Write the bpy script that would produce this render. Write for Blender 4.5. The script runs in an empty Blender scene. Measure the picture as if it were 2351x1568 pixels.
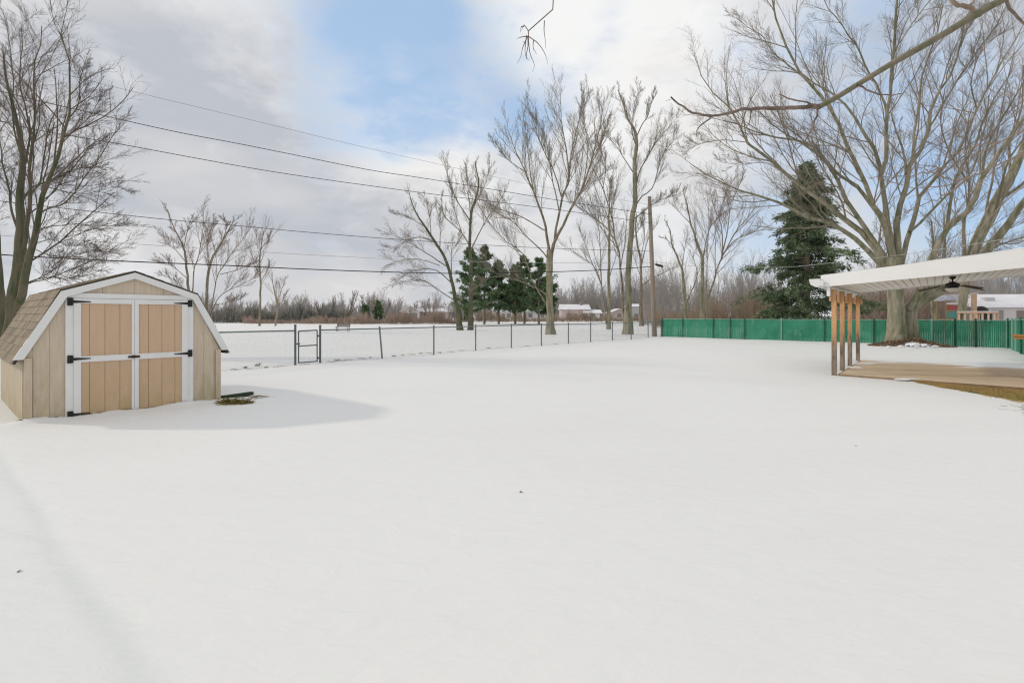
import bpy, math
import numpy as np

scene = bpy.context.scene
# ------------------------------------------------------------------ camera
FPX, CX, HY, CAMH = 1045.0, 1175.5, 724.0, 1.6
cam_d = bpy.data.cameras.new("camera")
cam_d.sensor_width = 36.0
cam_d.lens = FPX / 2351.0 * 36.0
cam_d.shift_y = -60.0 / 2351.0
cam_d.clip_start = 0.05
cam_d.clip_end = 3000.0
cam = bpy.data.objects.new("camera", cam_d)
scene.collection.objects.link(cam)
cam.location = (0, 0, CAMH)
cam.rotation_euler = (math.radians(90), 0, 0)
scene.camera = cam

# ------------------------------------------------------------------ world
SUN_EL = math.radians(28.7)
SUN_AZ = math.atan2(-1.81, 0.25)          # from +Y towards +X
world = bpy.data.worlds.new("World")
scene.world = world
world.use_nodes = True
wt = world.node_tree
wt.nodes.clear()


class NT:
    """tiny node helper"""
    def __init__(self, tree):
        self.t = tree

    def n(self, kind, **kw):
        nd = self.t.nodes.new(kind)
        for k, v in kw.items():
            setattr(nd, k, v)
        return nd

    def put(self, sock, v):
        if isinstance(v, bpy.types.NodeSocket):
            self.t.links.new(v, sock)
        else:
            if hasattr(sock, 'default_value'):
                try:
                    sock.default_value = v
                except Exception:
                    if isinstance(v, (tuple, list)) and len(v) == 3:
                        sock.default_value = (*v, 1)
                    else:
                        raise

    def math(self, op, a, b=0.0, c=None, clamp=False):
        nd = self.n('ShaderNodeMath', operation=op, use_clamp=clamp)
        self.put(nd.inputs[0], a)
        self.put(nd.inputs[1], b)
        if c is not None:
            self.put(nd.inputs[2], c)
        return nd.outputs[0]

    def vmath(self, op, a, b=(0, 0, 0)):
        nd = self.n('ShaderNodeVectorMath', operation=op)
        self.put(nd.inputs[0], a)
        self.put(nd.inputs[1], b)
        return nd.outputs['Value'] if op == 'DOT_PRODUCT' else nd.outputs[0]

    def noise(self, vec, scale=5, detail=4, rough=0.5, dist=0.0, dim='3D'):
        nd = self.n('ShaderNodeTexNoise')
        self.put(nd.inputs['Vector'], vec)
        nd.inputs['Scale'].default_value = scale
        nd.inputs['Detail'].default_value = detail
        nd.inputs['Roughness'].default_value = rough
        nd.inputs['Distortion'].default_value = dist
        return nd.outputs[0]

    def mapr(self, v, a, b, c=0.0, d=1.0, smooth=False):
        nd = self.n('ShaderNodeMapRange')
        if smooth:
            nd.interpolation_type = 'SMOOTHSTEP'
        self.put(nd.inputs[0], v)
        for i, x in enumerate((a, b, c, d)):
            nd.inputs[i + 1].default_value = x
        return nd.outputs[0]

    def mix(self, f, a, b, blend='MIX'):
        nd = self.n('ShaderNodeMix', data_type='RGBA', blend_type=blend)
        self.put(nd.inputs[0], f)
        self.put(nd.inputs[6], a)
        self.put(nd.inputs[7], b)
        return nd.outputs[2]

    def mapping(self, vec, scale=(1, 1, 1), rot=(0, 0, 0), loc=(0, 0, 0)):
        nd = self.n('ShaderNodeMapping')
        self.put(nd.inputs[0], vec)
        nd.inputs['Scale'].default_value = scale
        nd.inputs['Rotation'].default_value = rot
        nd.inputs['Location'].default_value = loc
        return nd.outputs[0]


def px_dir(x, y):
    v = np.array([(x - CX) / FPX, 1.0, -(y - HY) / FPX])
    return tuple(v / np.linalg.norm(v))


w = NT(wt)
SKY_STR = 0.1
sky = w.n('ShaderNodeTexSky', sky_type='NISHITA', sun_disc=False)
sky.sun_elevation = SUN_EL
sky.sun_rotation = SUN_AZ % (2 * math.pi)
sky.air_density = 1.0
sky.dust_density = 0.6
tc = w.n('ShaderNodeTexCoord')
dirv = tc.outputs['Generated']


def blob(x, y, rad):
    """soft round region of the sky around a fixed direction; rad in radians"""
    d = w.vmath('DOT_PRODUCT', dirv, px_dir(x, y))
    return w.mapr(d, math.cos(rad), 1.0, 0.0, 1.0, smooth=True)


stretch = w.mapping(dirv, scale=(1.0, 1.0, 1.9), rot=(0.0, 0.18, 0.0))
n1 = w.noise(stretch, 2.4, 7, 0.52, 0.5)
n2 = w.noise(stretch, 6.5, 7, 0.56, 0.4)
n3 = w.noise(stretch, 1.1, 3, 0.5, 0.2)
n4 = w.noise(w.mapping(dirv, scale=(1.0, 1.0, 2.6), rot=(0.0, 0.35, 0.0)), 13.0, 7, 0.6, 0.8)
c1 = w.math('SUBTRACT', n1, 0.5)
c2 = w.math('ADD', w.math('SUBTRACT', n2, 0.5), w.math('MULTIPLY', w.math('SUBTRACT', n4, 0.5), 0.45))
# where blue shows between the clouds
b = w.math('MULTIPLY', blob(930, -60, 0.44), 0.82)
b = w.math('ADD', b, w.math('MULTIPLY', blob(850, 190, 0.20), 0.35))
b = w.math('ADD', b, w.math('MULTIPLY', blob(1130, 190, 0.20), 0.35))
b = w.math('ADD', b, w.math('MULTIPLY', blob(2250, 70, 0.42), 0.5))
b = w.math('ADD', b, w.math('MULTIPLY', blob(1850, 240, 0.30), 0.28))
b = w.math('ADD', b, w.math('MULTIPLY', blob(1730, 570, 0.16), 0.35))
b = w.math('ADD', b, w.math('MULTIPLY', blob(2330, 520, 0.2), 0.5))
b = w.math('SUBTRACT', b, w.math('MULTIPLY', blob(1210, 20, 0.16), 0.65))
b = w.math('SUBTRACT', b, w.math('MULTIPLY', blob(560, 40, 0.25), 0.35))
b = w.math('SUBTRACT', b, w.math('MULTIPLY', blob(960, 290, 0.22), 0.45))
b = w.math('ADD', b, w.math('MULTIPLY', c1, 1.7))
b = w.math('ADD', b, w.math('MULTIPLY', c2, 0.95))
bluef = w.mapr(b, 0.05, 1.0, 0.0, 0.96, smooth=True)
# bright and dull parts of the cloud sheet
br = w.math('ADD', w.math('MULTIPLY', c1, 2.0), w.math('MULTIPLY', c2, 1.5))
br = w.math('ADD', br, w.math('MULTIPLY', w.math('SUBTRACT', n3, 0.5), 0.6))
br = w.math('ADD', br, 0.42)
for bx_, by_, br_, bw_ in ((930, 280, 0.22, 0.5), (1530, 60, 0.36, 0.55), (1230, 20, 0.2, 0.4), (330, 640, 0.16, 0.35), (600, 130, 0.16, 0.35),
                           (1180, 520, 0.2, 0.15), (330, 330, 0.2, 0.2), (560, 430, 0.34, -0.40), (330, 190, 0.24, -0.25), (800, 610, 0.3, -0.25), (1000, 520, 0.2, -0.15),
                           (60, 60, 0.3, 0.05), (560, 540, 0.2, -0.15)):
    br = w.math('ADD', br, w.math('MULTIPLY', blob(bx_, by_, br_), bw_))
br = w.mapr(br, 0.0, 1.0, 0.0, 1.0)
cloud = w.mix(br, (5.0, 5.25, 5.75, 1), (8.8, 8.8, 8.75, 1))
warm = w.noise(w.mapping(dirv, scale=(1, 1, 3)), 3.0, 3, 0.5)
cloud = w.mix(w.mapr(warm, 0.42, 0.7, 0.0, 0.55), cloud, (8.1, 7.75, 7.45, 1))
# overhead cloud, out of view, brightened to add fill light on the snow
up = w.n('ShaderNodeSeparateXYZ')
w.put(up.inputs[0], dirv)
zen = w.mapr(up.outputs['Z'], 0.62, 0.95, 1.0, 1.35, smooth=True)
bsc = w.n('ShaderNodeVectorMath', operation='SCALE')
w.put(bsc.inputs[0], cloud)
w.put(bsc.inputs['Scale'], zen)
skyc = w.mix(0.72, sky.outputs[0], (4.4, 6.35, 9.1, 1))
colr = w.mix(bluef, bsc.outputs[0], skyc)
bg = w.n('ShaderNodeBackground')
w.put(bg.inputs[0], colr)
bg.inputs[1].default_value = SKY_STR
wo = w.n('ShaderNodeOutputWorld')
wt.links.new(bg.outputs[0], wo.inputs[0])

# ------------------------------------------------------------------ sun
sun_d = bpy.data.lights.new("sun", 'SUN')
sun_d.energy = 1.25
sun_d.angle = math.radians(2.6)
sun_d.color = (1.0, 0.93, 0.82)
sun = bpy.data.objects.new("sun", sun_d)
scene.collection.objects.link(sun)
sun.rotation_euler = (math.radians(90) - SUN_EL, 0, -SUN_AZ + math.pi)

scene.view_settings.view_transform = 'Standard'
scene.view_settings.look = 'None'
scene.view_settings.gamma = 1.0
scene.view_settings.exposure = 0.07
scene.cycles.use_denoising = True
scene.cycles.use_adaptive_sampling = False
world.cycles.sampling_method = 'MANUAL'
world.cycles.sample_map_resolution = 1024
scene.cycles.filter_width = 1.2
scene.cycles.sample_clamp_direct = 4.0
scene.cycles.sample_clamp_indirect = 2.0
scene.cycles.max_bounces = 6
scene.cycles.diffuse_bounces = 3
scene.cycles.transparent_max_bounces = 8

# ------------------------------------------------------------------ helpers
col = scene.collection
PI = math.pi
A = np.array([0.68, 0.733, 0.0])          # the yard's long axis (away, right)
B = np.array([0.733, -0.68, 0.0])         # the yard's cross axis (right, towards camera)
UPV = np.array([0.0, 0.0, 1.0])


def G(x, y, z=0.0):
    """ground point seen at photo point x, y"""
    Y = FPX * (CAMH - z) / (y - HY)
    return np.array([(x - CX) / FPX * Y, Y, z])


def W(x, y, Y):
    """point seen at photo point x, y that stands Y metres away"""
    return np.array([(x - CX) / FPX * Y, Y, CAMH - (y - HY) / FPX * Y])


def tag(o, label=None, cat=None, group=None, kind=None):
    if label:
        o['label'] = label
    if cat:
        o['category'] = cat
    if group:
        o['group'] = group
    if kind:
        o['kind'] = kind
    return o


def thing(name, label, cat, loc=(0, 0, 0), group=None):
    o = bpy.data.objects.new(name, None)
    o.empty_display_size = 0.2
    col.objects.link(o)
    o.location = tuple(float(v) for v in loc)
    return tag(o, label, cat, group)


def mesh_obj(name, verts, faces, m, parent=None, smooth=False, uv=None):
    """faces: list of index tuples, or an (n,4)/(n,3) array"""
    me = bpy.data.meshes.new(name)
    verts = np.asarray(verts, dtype=np.float64)
    if parent is not None:
        verts = verts - np.array(parent_loc(parent))
    if isinstance(faces, np.ndarray):
        k = faces.shape[1]
        nf = faces.shape[0]
        me.vertices.add(len(verts))
        me.vertices.foreach_set('co', verts.astype(np.float32).ravel())
        me.loops.add(nf * k)
        me.loops.foreach_set('vertex_index', faces.astype(np.int32).ravel())
        me.polygons.add(nf)
        me.polygons.foreach_set('loop_start', np.arange(0, nf * k, k, dtype=np.int32))
        me.polygons.foreach_set('loop_total', np.full(nf, k, dtype=np.int32))
        me.update(calc_edges=True)
        me.validate()
    else:
        me.from_pydata([tuple(v) for v in verts], [], [tuple(int(i) for i in f) for f in faces])
        me.update()
    if smooth:
        me.polygons.foreach_set('use_smooth', np.ones(len(me.polygons), dtype=bool))
    o = bpy.data.objects.new(name, me)
    me.materials.append(m)
    col.objects.link(o)
    if parent is not None:
        o.parent = parent
    return o


def parent_loc(p):
    v = np.zeros(3)
    while p is not None:
        v = v + np.array(p.location)
        p = p.parent
    return v


class MB:
    """collects shapes for one mesh"""
    def __init__(self):
        self.v = []
        self.f = []

    def add(self, v, f):
        k = len(self.v)
        self.v += [np.asarray(q, dtype=float) for q in v]
        self.f += [tuple(i + k for i in q) for q in f]

    def box(self, o, ax, ay, az):
        """box from corner o spanned by three vectors, slightly chamfer-free"""
        o, ax, ay, az = [np.asarray(q, dtype=float) for q in (o, ax, ay, az)]
        v = [o, o + ax, o + ax + ay, o + ay, o + az, o + ax + az, o + ax + ay + az, o + ay + az]
        f = [(0, 3, 2, 1), (4, 5, 6, 7), (0, 1, 5, 4), (1, 2, 6, 5), (2, 3, 7, 6), (3, 0, 4, 7)]
        if np.dot(np.cross(ax, ay), az) < 0:
            f = [q[::-1] for q in f]
        self.add(v, f)
        return self

    def prism(self, poly, off):
        """polygon (3-D points) pushed along vector off"""
        poly = [np.asarray(q, dtype=float) for q in poly]
        off = np.asarray(off, dtype=float)
        n = len(poly)
        v = poly + [q + off for q in poly]
        f = [tuple(range(n - 1, -1, -1)), tuple(range(n, 2 * n))]
        f += [(i, (i + 1) % n, n + (i + 1) % n, n + i) for i in range(n)]
        self.add(v, f)
        return self

    def tube(self, pts, r, s=8, cap=True):
        pts = np.asarray(pts, dtype=float)
        r = np.broadcast_to(np.asarray(r, dtype=float), (len(pts),))
        v, q = tubes(pts[None], r[None], s)
        k = len(self.v)
        self.v += list(v)
        self.f += [tuple(int(i) + k for i in f) for f in q]
        if cap:
            n = len(pts)
            self.f.append(tuple(k + i for i in range(s))[::-1])
            self.f.append(tuple(k + (n - 1) * s + i for i in range(s)))
        return self

    def build(self, name, m, parent=None, smooth=False):
        return mesh_obj(name, self.v, self.f, m, parent, smooth)


def tubes(P, R, S):
    """P (B,N,3) polylines, R (B,N) radii -> verts, quads"""
    Bn, N, _ = P.shape
    T = np.empty_like(P)
    T[:, 1:-1] = P[:, 2:] - P[:, :-2]
    T[:, 0] = P[:, 1] - P[:, 0]
    T[:, -1] = P[:, -1] - P[:, -2]
    T /= np.linalg.norm(T, axis=2, keepdims=True) + 1e-9
    mean = P[:, -1] - P[:, 0]
    ref = np.zeros((Bn, 3))
    ref[np.arange(Bn), np.abs(mean).argmin(axis=1)] = 1.0
    U = np.cross(T, ref[:, None, :])
    U /= np.linalg.norm(U, axis=2, keepdims=True) + 1e-9
    V = np.cross(T, U)
    a = np.arange(S) * 2 * PI / S
    ring = U[:, :, None, :] * np.cos(a)[None, None, :, None] + V[:, :, None, :] * np.sin(a)[None, None, :, None]
    verts = P[:, :, None, :] + ring * R[:, :, None, None]
    base = (np.arange(Bn) * N * S)[:, None, None] + (np.arange(N - 1) * S)[None, :, None]
    i = np.arange(S)
    j = (i + 1) % S
    q = np.stack([base + i, base + j, base + S + j, base + S + i], axis=-1)
    return verts.reshape(-1, 3), q.reshape(-1, 4)


def join(parts):
    vs, qs, k = [], [], 0
    for v, q in parts:
        vs.append(v)
        qs.append(q + k)
        k += len(v)
    return np.concatenate(vs), np.concatenate(qs)


# ------------------------------------------------------------------ materials
MATS = {}


def mat(name, base, rough=0.7, var=0.0, scale=6.0, var_col=None, bump=0.0, bscale=30.0,
        stretch=(1, 1, 1), metal=0.0, spec=0.3, island=None, coord='Object'):
    if name in MATS:
        return MATS[name]
    m = bpy.data.materials.new(name)
    m.use_nodes = True
    t = NT(m.node_tree)
    bs = m.node_tree.nodes['Principled BSDF']
    bs.inputs['Roughness'].default_value = rough
    bs.inputs['Metallic'].default_value = metal
    bs.inputs['Specular IOR Level'].default_value = spec
    c = t.n('ShaderNodeTexCoord').outputs[coord]
    c = t.mapping(c, scale=stretch)
    out = (*base, 1)
    if var_col is not None:
        f = t.noise(c, scale, 5, 0.6, 0.2)
        out = t.mix(t.mapr(f, 0.38, 0.64, 0.0, var if var else 1.0), out, (*var_col, 1))
    if island is not None:
        g = t.n('ShaderNodeNewGeometry')
        rp = g.outputs['Random Per Island']
        out = t.mix(rp, out, (*island, 1))
    t.put(bs.inputs['Base Color'], out)
    if bump:
        bn = t.n('ShaderNodeBump')
        bn.inputs['Strength'].default_value = bump
        bn.inputs['Distance'].default_value = 0.05 if 'bark' in name else 0.02
        t.put(bn.inputs['Height'], t.noise(c, bscale, 5, 0.6))
        t.put(bs.inputs['Normal'], bn.outputs[0])
    MATS[name] = m
    return m


M_bark = mat('bark', (0.33, 0.28, 0.21), 0.9, 0.95, 5.0, (0.12, 0.105, 0.07), 1.0, 9, (1, 1, 0.22))
M_bark_green = mat('mossy_bark', (0.35, 0.31, 0.235), 0.9, 0.95, 4.0, (0.15, 0.155, 0.085), 1.0, 9, (1, 1, 0.22))
M_bark_dark = mat('dark_bark', (0.17, 0.14, 0.095), 0.9, 0.9, 2.5, (0.06, 0.09, 0.04), 0.9, 14, (1, 1, 0.35))
M_twig = mat('twig', (0.30, 0.255, 0.20), 0.9, 0.8, 1.2, (0.19, 0.165, 0.13))
M_twig_dark = mat('dark_twig', (0.16, 0.12, 0.095), 0.9, 0.8, 1.2, (0.10, 0.08, 0.065))  # left tree's twigs, colour darkened as if seen against the light
M_twig_red = mat('reddish_twig', (0.29, 0.22, 0.18), 0.9, 0.8, 1.2, (0.18, 0.145, 0.12))
M_twig_pale = mat('pale_twig', (0.36, 0.27, 0.21), 0.8, 0.8, 3.0, (0.24, 0.19, 0.13), 0.4, 30)
M_white = mat('white_paint', (0.76, 0.76, 0.75), 0.55, 0.35, 2.0, (0.66, 0.65, 0.62), 0.1, 40)
M_metal = mat('galvanised_steel', (0.20, 0.235, 0.235), 0.5, 0.7, 5.0, (0.12, 0.15, 0.15), metal=0.35)
M_metal_dark = mat('dark_steel', (0.13, 0.15, 0.15), 0.5, 0.7, 5.0, (0.10, 0.12, 0.12), metal=0.3)
M_black = mat('black_iron', (0.012, 0.013, 0.014), 0.5, 0.5, 20, (0.03, 0.025, 0.02))
M_pole = mat('pole_wood', (0.36, 0.285, 0.22), 0.9, 0.8, 2.0, (0.25, 0.20, 0.16), 0.6, 20, (1, 1, 0.1))
M_cable = mat('cable_rubber', (0.02, 0.02, 0.022), 0.6)
M_cable_pale = mat('pale_cable', (0.42, 0.43, 0.40), 0.6)
M_snowcap = mat('snow_lump', (0.82, 0.82, 0.83), 0.6, 0.5, 8, (0.76, 0.77, 0.79), 0.5, 25)


# ------------------------------------------------------------------ ground sheet
FENCE_A = np.array([-8.3, 13.06])
FENCE_B = np.array([11.2, 34.1])
PATCH_O = np.array([8.39, 11.86])


def seg_dist(x, y, a, b):
    ab = b - a
    t = np.clip(((x - a[0]) * ab[0] + (y - a[1]) * ab[1]) / (ab @ ab), 0, 1)
    return np.hypot(x - a[0] - t * ab[0], y - a[1] - t * ab[1])


def ground_h(x, y):
    x = np.asarray(x, dtype=float)
    y = np.asarray(y, dtype=float)
    h = 0.018 * np.sin(0.55 * x + 0.3 * y + 1.0) * np.sin(0.4 * y - 0.2 * x) + 0.012 * np.sin(1.3 * x - 0.9 * y) * np.sin(0.8 * y + 0.5 * x + 2.0)
    h = h + 0.05 * np.sin(x * 0.11 + 1.3) * np.sin(y * 0.09)
    # slab edge under the snow: groove and a joint
    a0, a1 = np.array([-5.68, 5.05]), np.array([-1.2, 1.66])
    e = (a1 - a0) / np.linalg.norm(a1 - a0)
    n = np.array([-e[1], e[0]])
    s = (x - a0[0]) * e[0] + (y - a0[1]) * e[1]
    d = (x - a0[0]) * n[0] + (y - a0[1]) * n[1]
    wob = 0.02 * np.sin(s * 2.3)
    win = 1.0 / (1 + np.exp(-(s + 1.8) * 3))
    h = h - 0.007 * np.exp(-((d + wob) / 0.07) ** 2) * win
    j = seg_dist(x, y, np.array([-6.5, 4.1]), np.array([-3.33, 3.27]))
    h = h - 0.008 * np.exp(-(j / 0.04) ** 2)
    # soft drift at the foot of the fences, rise round the big maple
    fd = seg_dist(x, y, FENCE_A - (FENCE_B - FENCE_A) * 0.4, FENCE_B)
    h = h - 0.03 * np.exp(-((fd + 0.0) / 0.25) ** 2)
    sf_ = seg_dist(x, y, np.array([-7.15, 6.62]), np.array([-5.43, 8.45]))
    h = h + (0.035 + 0.03 * np.sin(7.0 * x + 1.0) * np.sin(3.0 * y)) * np.exp(-(sf_ / 0.13) ** 2)
    h = h + 0.02 * np.sin(9 * x) * np.sin(8 * y + 1) * np.exp(-(np.hypot(x + 4.95, y - 8.85) / 0.7) ** 2)
    md = np.hypot(x - 20.8, y - 24.0)
    h = h + 0.24 * np.exp(-(md / 1.3) ** 2)
    return h


def axis(lo, hi, fine, s0=0.045, grow=0.02):
    out = [0.0]
    while out[-1] < hi:
        d = out[-1]
        out.append(d + s0 + max(0.0, d - fine) * grow)
    neg = [0.0]
    while neg[-1] < -lo:
        d = neg[-1]
        neg.append(d + s0 + max(0.0, d - fine) * grow)
    return np.array([-v for v in neg[:0:-1]] + out)


gx = axis(-420, 420, 6.5, 0.05, 0.035)
gy = axis(-60, 620, 7.0, 0.05, 0.03)
gy = gy[(gy > -3) | (np.arange(len(gy)) % 6 == 0)]
XX, YY = np.meshgrid(gx, gy)
ZZ = ground_h(XX, YY)
nx, ny = len(gx), len(gy)
gv = np.stack([XX.ravel(), YY.ravel(), ZZ.ravel()], axis=1)
ii = (np.arange(ny - 1)[:, None] * nx + np.arange(nx - 1)[None, :]).ravel()
gf = np.stack([ii, ii + 1, ii + nx + 1, ii + nx], axis=1)

# thin snow: how near the bare ground is
x, y = gv[:, 0], gv[:, 1]
thin = np.zeros(len(gv))
bu = (x - PATCH_O[0]) * B[0] + (y - PATCH_O[1]) * B[1]
au = (x - PATCH_O[0]) * A[0] + (y - PATCH_O[1]) * A[1]
# lawn strip in front of the deck
inpatch = 1 / (1 + np.exp(-(bu - 1.55) / 0.12)) * np.exp(-np.clip(-au - (bu - 1.55) * 1.15, 0, None) / 0.30) * (au < 0.3)
thin = np.maximum(thin, np.clip(inpatch * 1.15, 0, 1.1) * (bu > 0.8))
streak = np.exp(-((bu - 3.1) / 0.75) ** 2) * np.exp(-((au + 3.1) / 1.4) ** 2) * 0.60
thin = np.maximum(thin, streak)
fd = seg_dist(x, y, FENCE_A - (FENCE_B - FENCE_A) * 0.4, FENCE_B)
thin = np.maximum(thin, 0.66 * np.exp(-(fd / 0.14) ** 2) * (y < 32) * (0.9 + 0.2 * np.sin(x * 5.1) * np.sin(x * 1.9 + 1)))
td = np.hypot(x + 4.95, (y - 8.85) * 1.3)
thin = np.maximum(thin, 0.66 * np.exp(-(td / 0.62) ** 2))
sd = seg_dist(x, y, np.array([-7.15, 6.62]), np.array([-5.43, 8.45]))
thin = np.maximum(thin, 0.60 * np.exp(-(sd / 0.10) ** 2))
thin = np.maximum(thin, 0.75 * np.exp(-(np.hypot(x + 7.16, y - 6.6) / 0.12) ** 2))
md = np.hypot((x - 20.8) * 0.75, y - 23.8)
thin = np.maximum(thin, 0.54 * np.exp(-(md / 1.6) ** 4))
bd = seg_dist(x, y, np.array([8.39, 11.86]) + 5.05 * A[:2] + 3.4 * B[:2], np.array([8.39, 11.86]) + 5.05 * A[:2] + 9 * B[:2])
thin = np.maximum(thin, 0.8 * np.exp(-(bd / 0.25) ** 2))
for (px, py, rr) in ((1267, 771, 1.0), (1442, 770, 0.8), (1398, 757, 0.8), (1055, 758, 0.8), (1081, 758, 0.8), (1472, 748, 0.8)):
    g0 = G(px, py)
    thin = np.maximum(thin, 0.62 * np.exp(-(np.hypot(x - g0[0], (y - g0[1]) * 0.8) / rr) ** 2))
for k in range(26):
    rr_ = np.random.RandomState(k + 40)
    cx_, cy_ = rr_.uniform(-4, 10), rr_.uniform(22, 42)
    thin = np.maximum(thin, 0.44 * np.exp(-(((x - cx_) / 1.2) ** 2 + ((y - cy_) / 0.8) ** 2)))

msnow = bpy.data.materials.new('snow')
msnow.use_nodes = True
t = NT(msnow.node_tree)
bs = msnow.node_tree.nodes['Principled BSDF']
bs.inputs['Roughness'].default_value = 0.65
bs.inputs['Specular IOR Level'].default_value = 0.25
oc = t.n('ShaderNodeTexCoord').outputs['Object']
snow_c = t.mix(t.mapr(t.noise(oc, 0.12, 4, 0.5), 0.35, 0.65), (0.785, 0.775, 0.745, 1), (0.775, 0.768, 0.745, 1))
blot = t.noise(t.mapping(oc, rot=(0, 0, 0.5), scale=(0.35, 1.0, 1)), 0.6, 5, 0.6, 0.6)
snow_c = t.mix(t.mapr(blot, 0.45, 0.75, 0.0, 0.5), snow_c, (0.735, 0.722, 0.696, 1))
at = t.n('ShaderNodeAttribute', attribute_name='thin')
th = at.outputs['Fac']
gn = t.noise(t.mapping(oc, rot=(0, 0, -0.75), scale=(2.2, 7.0, 1)), 1.6, 6, 0.65, 0.5)
gmask = t.math('ADD', gn, th)
gm = t.mapr(gmask, 1.06, 1.14)
grass_c = t.mix(t.mapr(t.noise(oc, 14, 4, 0.6), 0.35, 0.65), (0.17, 0.11, 0.04, 1), (0.11, 0.11, 0.035, 1))
slab_f = t.n('ShaderNodeAttribute', attribute_name='slab_tone').outputs['Fac']
snow_c = t.mix(t.math('MULTIPLY', slab_f, t.mapr(t.noise(oc, 2.5, 4, 0.6), 0.3, 0.6, 0.6, 1.0)), snow_c, (0.665, 0.685, 0.665, 1))
t.put(bs.inputs['Base Color'], t.mix(gm, snow_c, grass_c))
bn = t.n('ShaderNodeBump')
bn.inputs['Strength'].default_value = 0.5
bn.inputs['Distance'].default_value = 0.035
hh = t.math('ADD', t.math('MULTIPLY', t.noise(t.mapping(oc, rot=(0, 0, 0.6), scale=(1, 2.2, 1)), 3.0, 5, 0.55, 0.4), 0.8),
            t.math('MULTIPLY', t.noise(oc, 20, 3, 0.5), 0.06))
hh = t.math('ADD', hh, t.math('MULTIPLY', t.noise(t.mapping(oc, rot=(0, 0, 0.9), scale=(1.2, 9, 1)), 1.6, 4, 0.55, 0.8), 0.35))
hh = t.math('ADD', hh, t.math('MULTIPLY', gm, -0.6))
t.put(bn.inputs['Height'], hh)
t.put(bs.inputs['Normal'], bn.outputs[0])
# grey-green tone over the slab on the left, stronger along its edge and joint
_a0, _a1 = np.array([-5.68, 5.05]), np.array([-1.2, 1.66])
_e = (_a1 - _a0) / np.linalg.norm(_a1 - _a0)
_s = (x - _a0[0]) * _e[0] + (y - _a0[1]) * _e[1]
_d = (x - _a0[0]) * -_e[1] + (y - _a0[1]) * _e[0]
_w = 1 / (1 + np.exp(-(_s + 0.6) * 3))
slab_tone = 0.75 * np.exp(-((_d + 0.015 * np.sin(_s * 2.3)) / (0.032 + 0.004 * _s)) ** 2) * _w + 0.28 / (1 + np.exp(_d / 0.08)) * _w
slab_tone = np.maximum(slab_tone, 0.6 * np.exp(-(seg_dist(x, y, np.array([-6.5, 4.1]), np.array([-3.33, 3.27])) / 0.035) ** 2))
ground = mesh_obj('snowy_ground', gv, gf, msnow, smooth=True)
at_ = ground.data.attributes.new('thin', 'FLOAT', 'POINT')
at_.data.foreach_set('value', thin.astype(np.float32))
aw_ = ground.data.attributes.new('slab_tone', 'FLOAT', 'POINT')
aw_.data.foreach_set('value', slab_tone.astype(np.float32))
tag(ground, kind='structure')


def gz(p):
    return float(ground_h(p[0], p[1]))


# ------------------------------------------------------------------ shed
SL = np.array([-7.143, 6.661, 0.0])
SD = np.array([0.675, 0.738, 0.0])         # along the front
SB = np.array([-0.790, 0.613, 0.0])        # towards the back
SN = -SB                                    # out of the front
SW, SDEP = 2.50, 3.2


def S(s, z, b=0.0):
    return SL + SD * s + UPV * z + SB * b


shed = thing('garden_shed', 'beige wooden barn shed with white trimmed double doors and brown shingled gambrel roof', 'shed', SL)


def siding(name, c1, c2, green, gap=0.2):
    m = bpy.data.materials.new(name)
    m.use_nodes = True
    t = NT(m.node_tree)
    bs = m.node_tree.nodes['Principled BSDF']
    bs.inputs['Roughness'].default_value = 0.8
    bs.inputs['Specular IOR Level'].default_value = 0.15
    oc = t.n('ShaderNodeTexCoord').outputs['Object']
    st = t.mapping(oc, scale=(9, 9, 0.8))
    c = t.mix(t.mapr(t.noise(st, 3, 5, 0.65, 0.3), 0.35, 0.68), (*c1, 1), (*c2, 1))
    sep = t.n('ShaderNodeSeparateXYZ')
    t.put(sep.inputs[0], oc)
    low = t.mapr(sep.outputs['Z'], 0.0, 1.15, 1.0, 0.0)
    g = t.math('MULTIPLY', low, t.mapr(t.noise(t.mapping(oc, scale=(3, 3, 1)), 2.2, 5, 0.65, 0.4), 0.3, 0.62))
    c = t.mix(t.math('MULTIPLY', g, 0.85), c, (*green, 1))
    t.put(bs.inputs['Base Color'], c)
    bn = t.n('ShaderNodeBump')
    bn.inputs['Strength'].default_value = 0.35
    bn.inputs['Distance'].default_value = 0.01
    t.put(bn.inputs['Height'], t.noise(t.mapping(oc, scale=(20, 20, 1)), 6, 4, 0.6))
    t.put(bs.inputs['Normal'], bn.outputs[0])
    return m


M_side = siding('weathered_siding', (0.635, 0.535, 0.425), (0.54, 0.445, 0.34), (0.40, 0.335, 0.20))
M_door = siding('tan_door_board', (0.61, 0.435, 0.30), (0.57, 0.40, 0.272), (0.46, 0.35, 0.18))
M_shingle = mat('roof_shingle', (0.27, 0.22, 0.16), 0.95, 0.9, 5, (0.18, 0.15, 0.115), 0.8, 60, island=(0.37, 0.295, 0.21))

prof = [(0, -0.12), (0, 0.96), (0.44, 1.90), (1.25, 2.225), (2.06, 1.90), (2.5, 0.96), (2.5, -0.12)]


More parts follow.
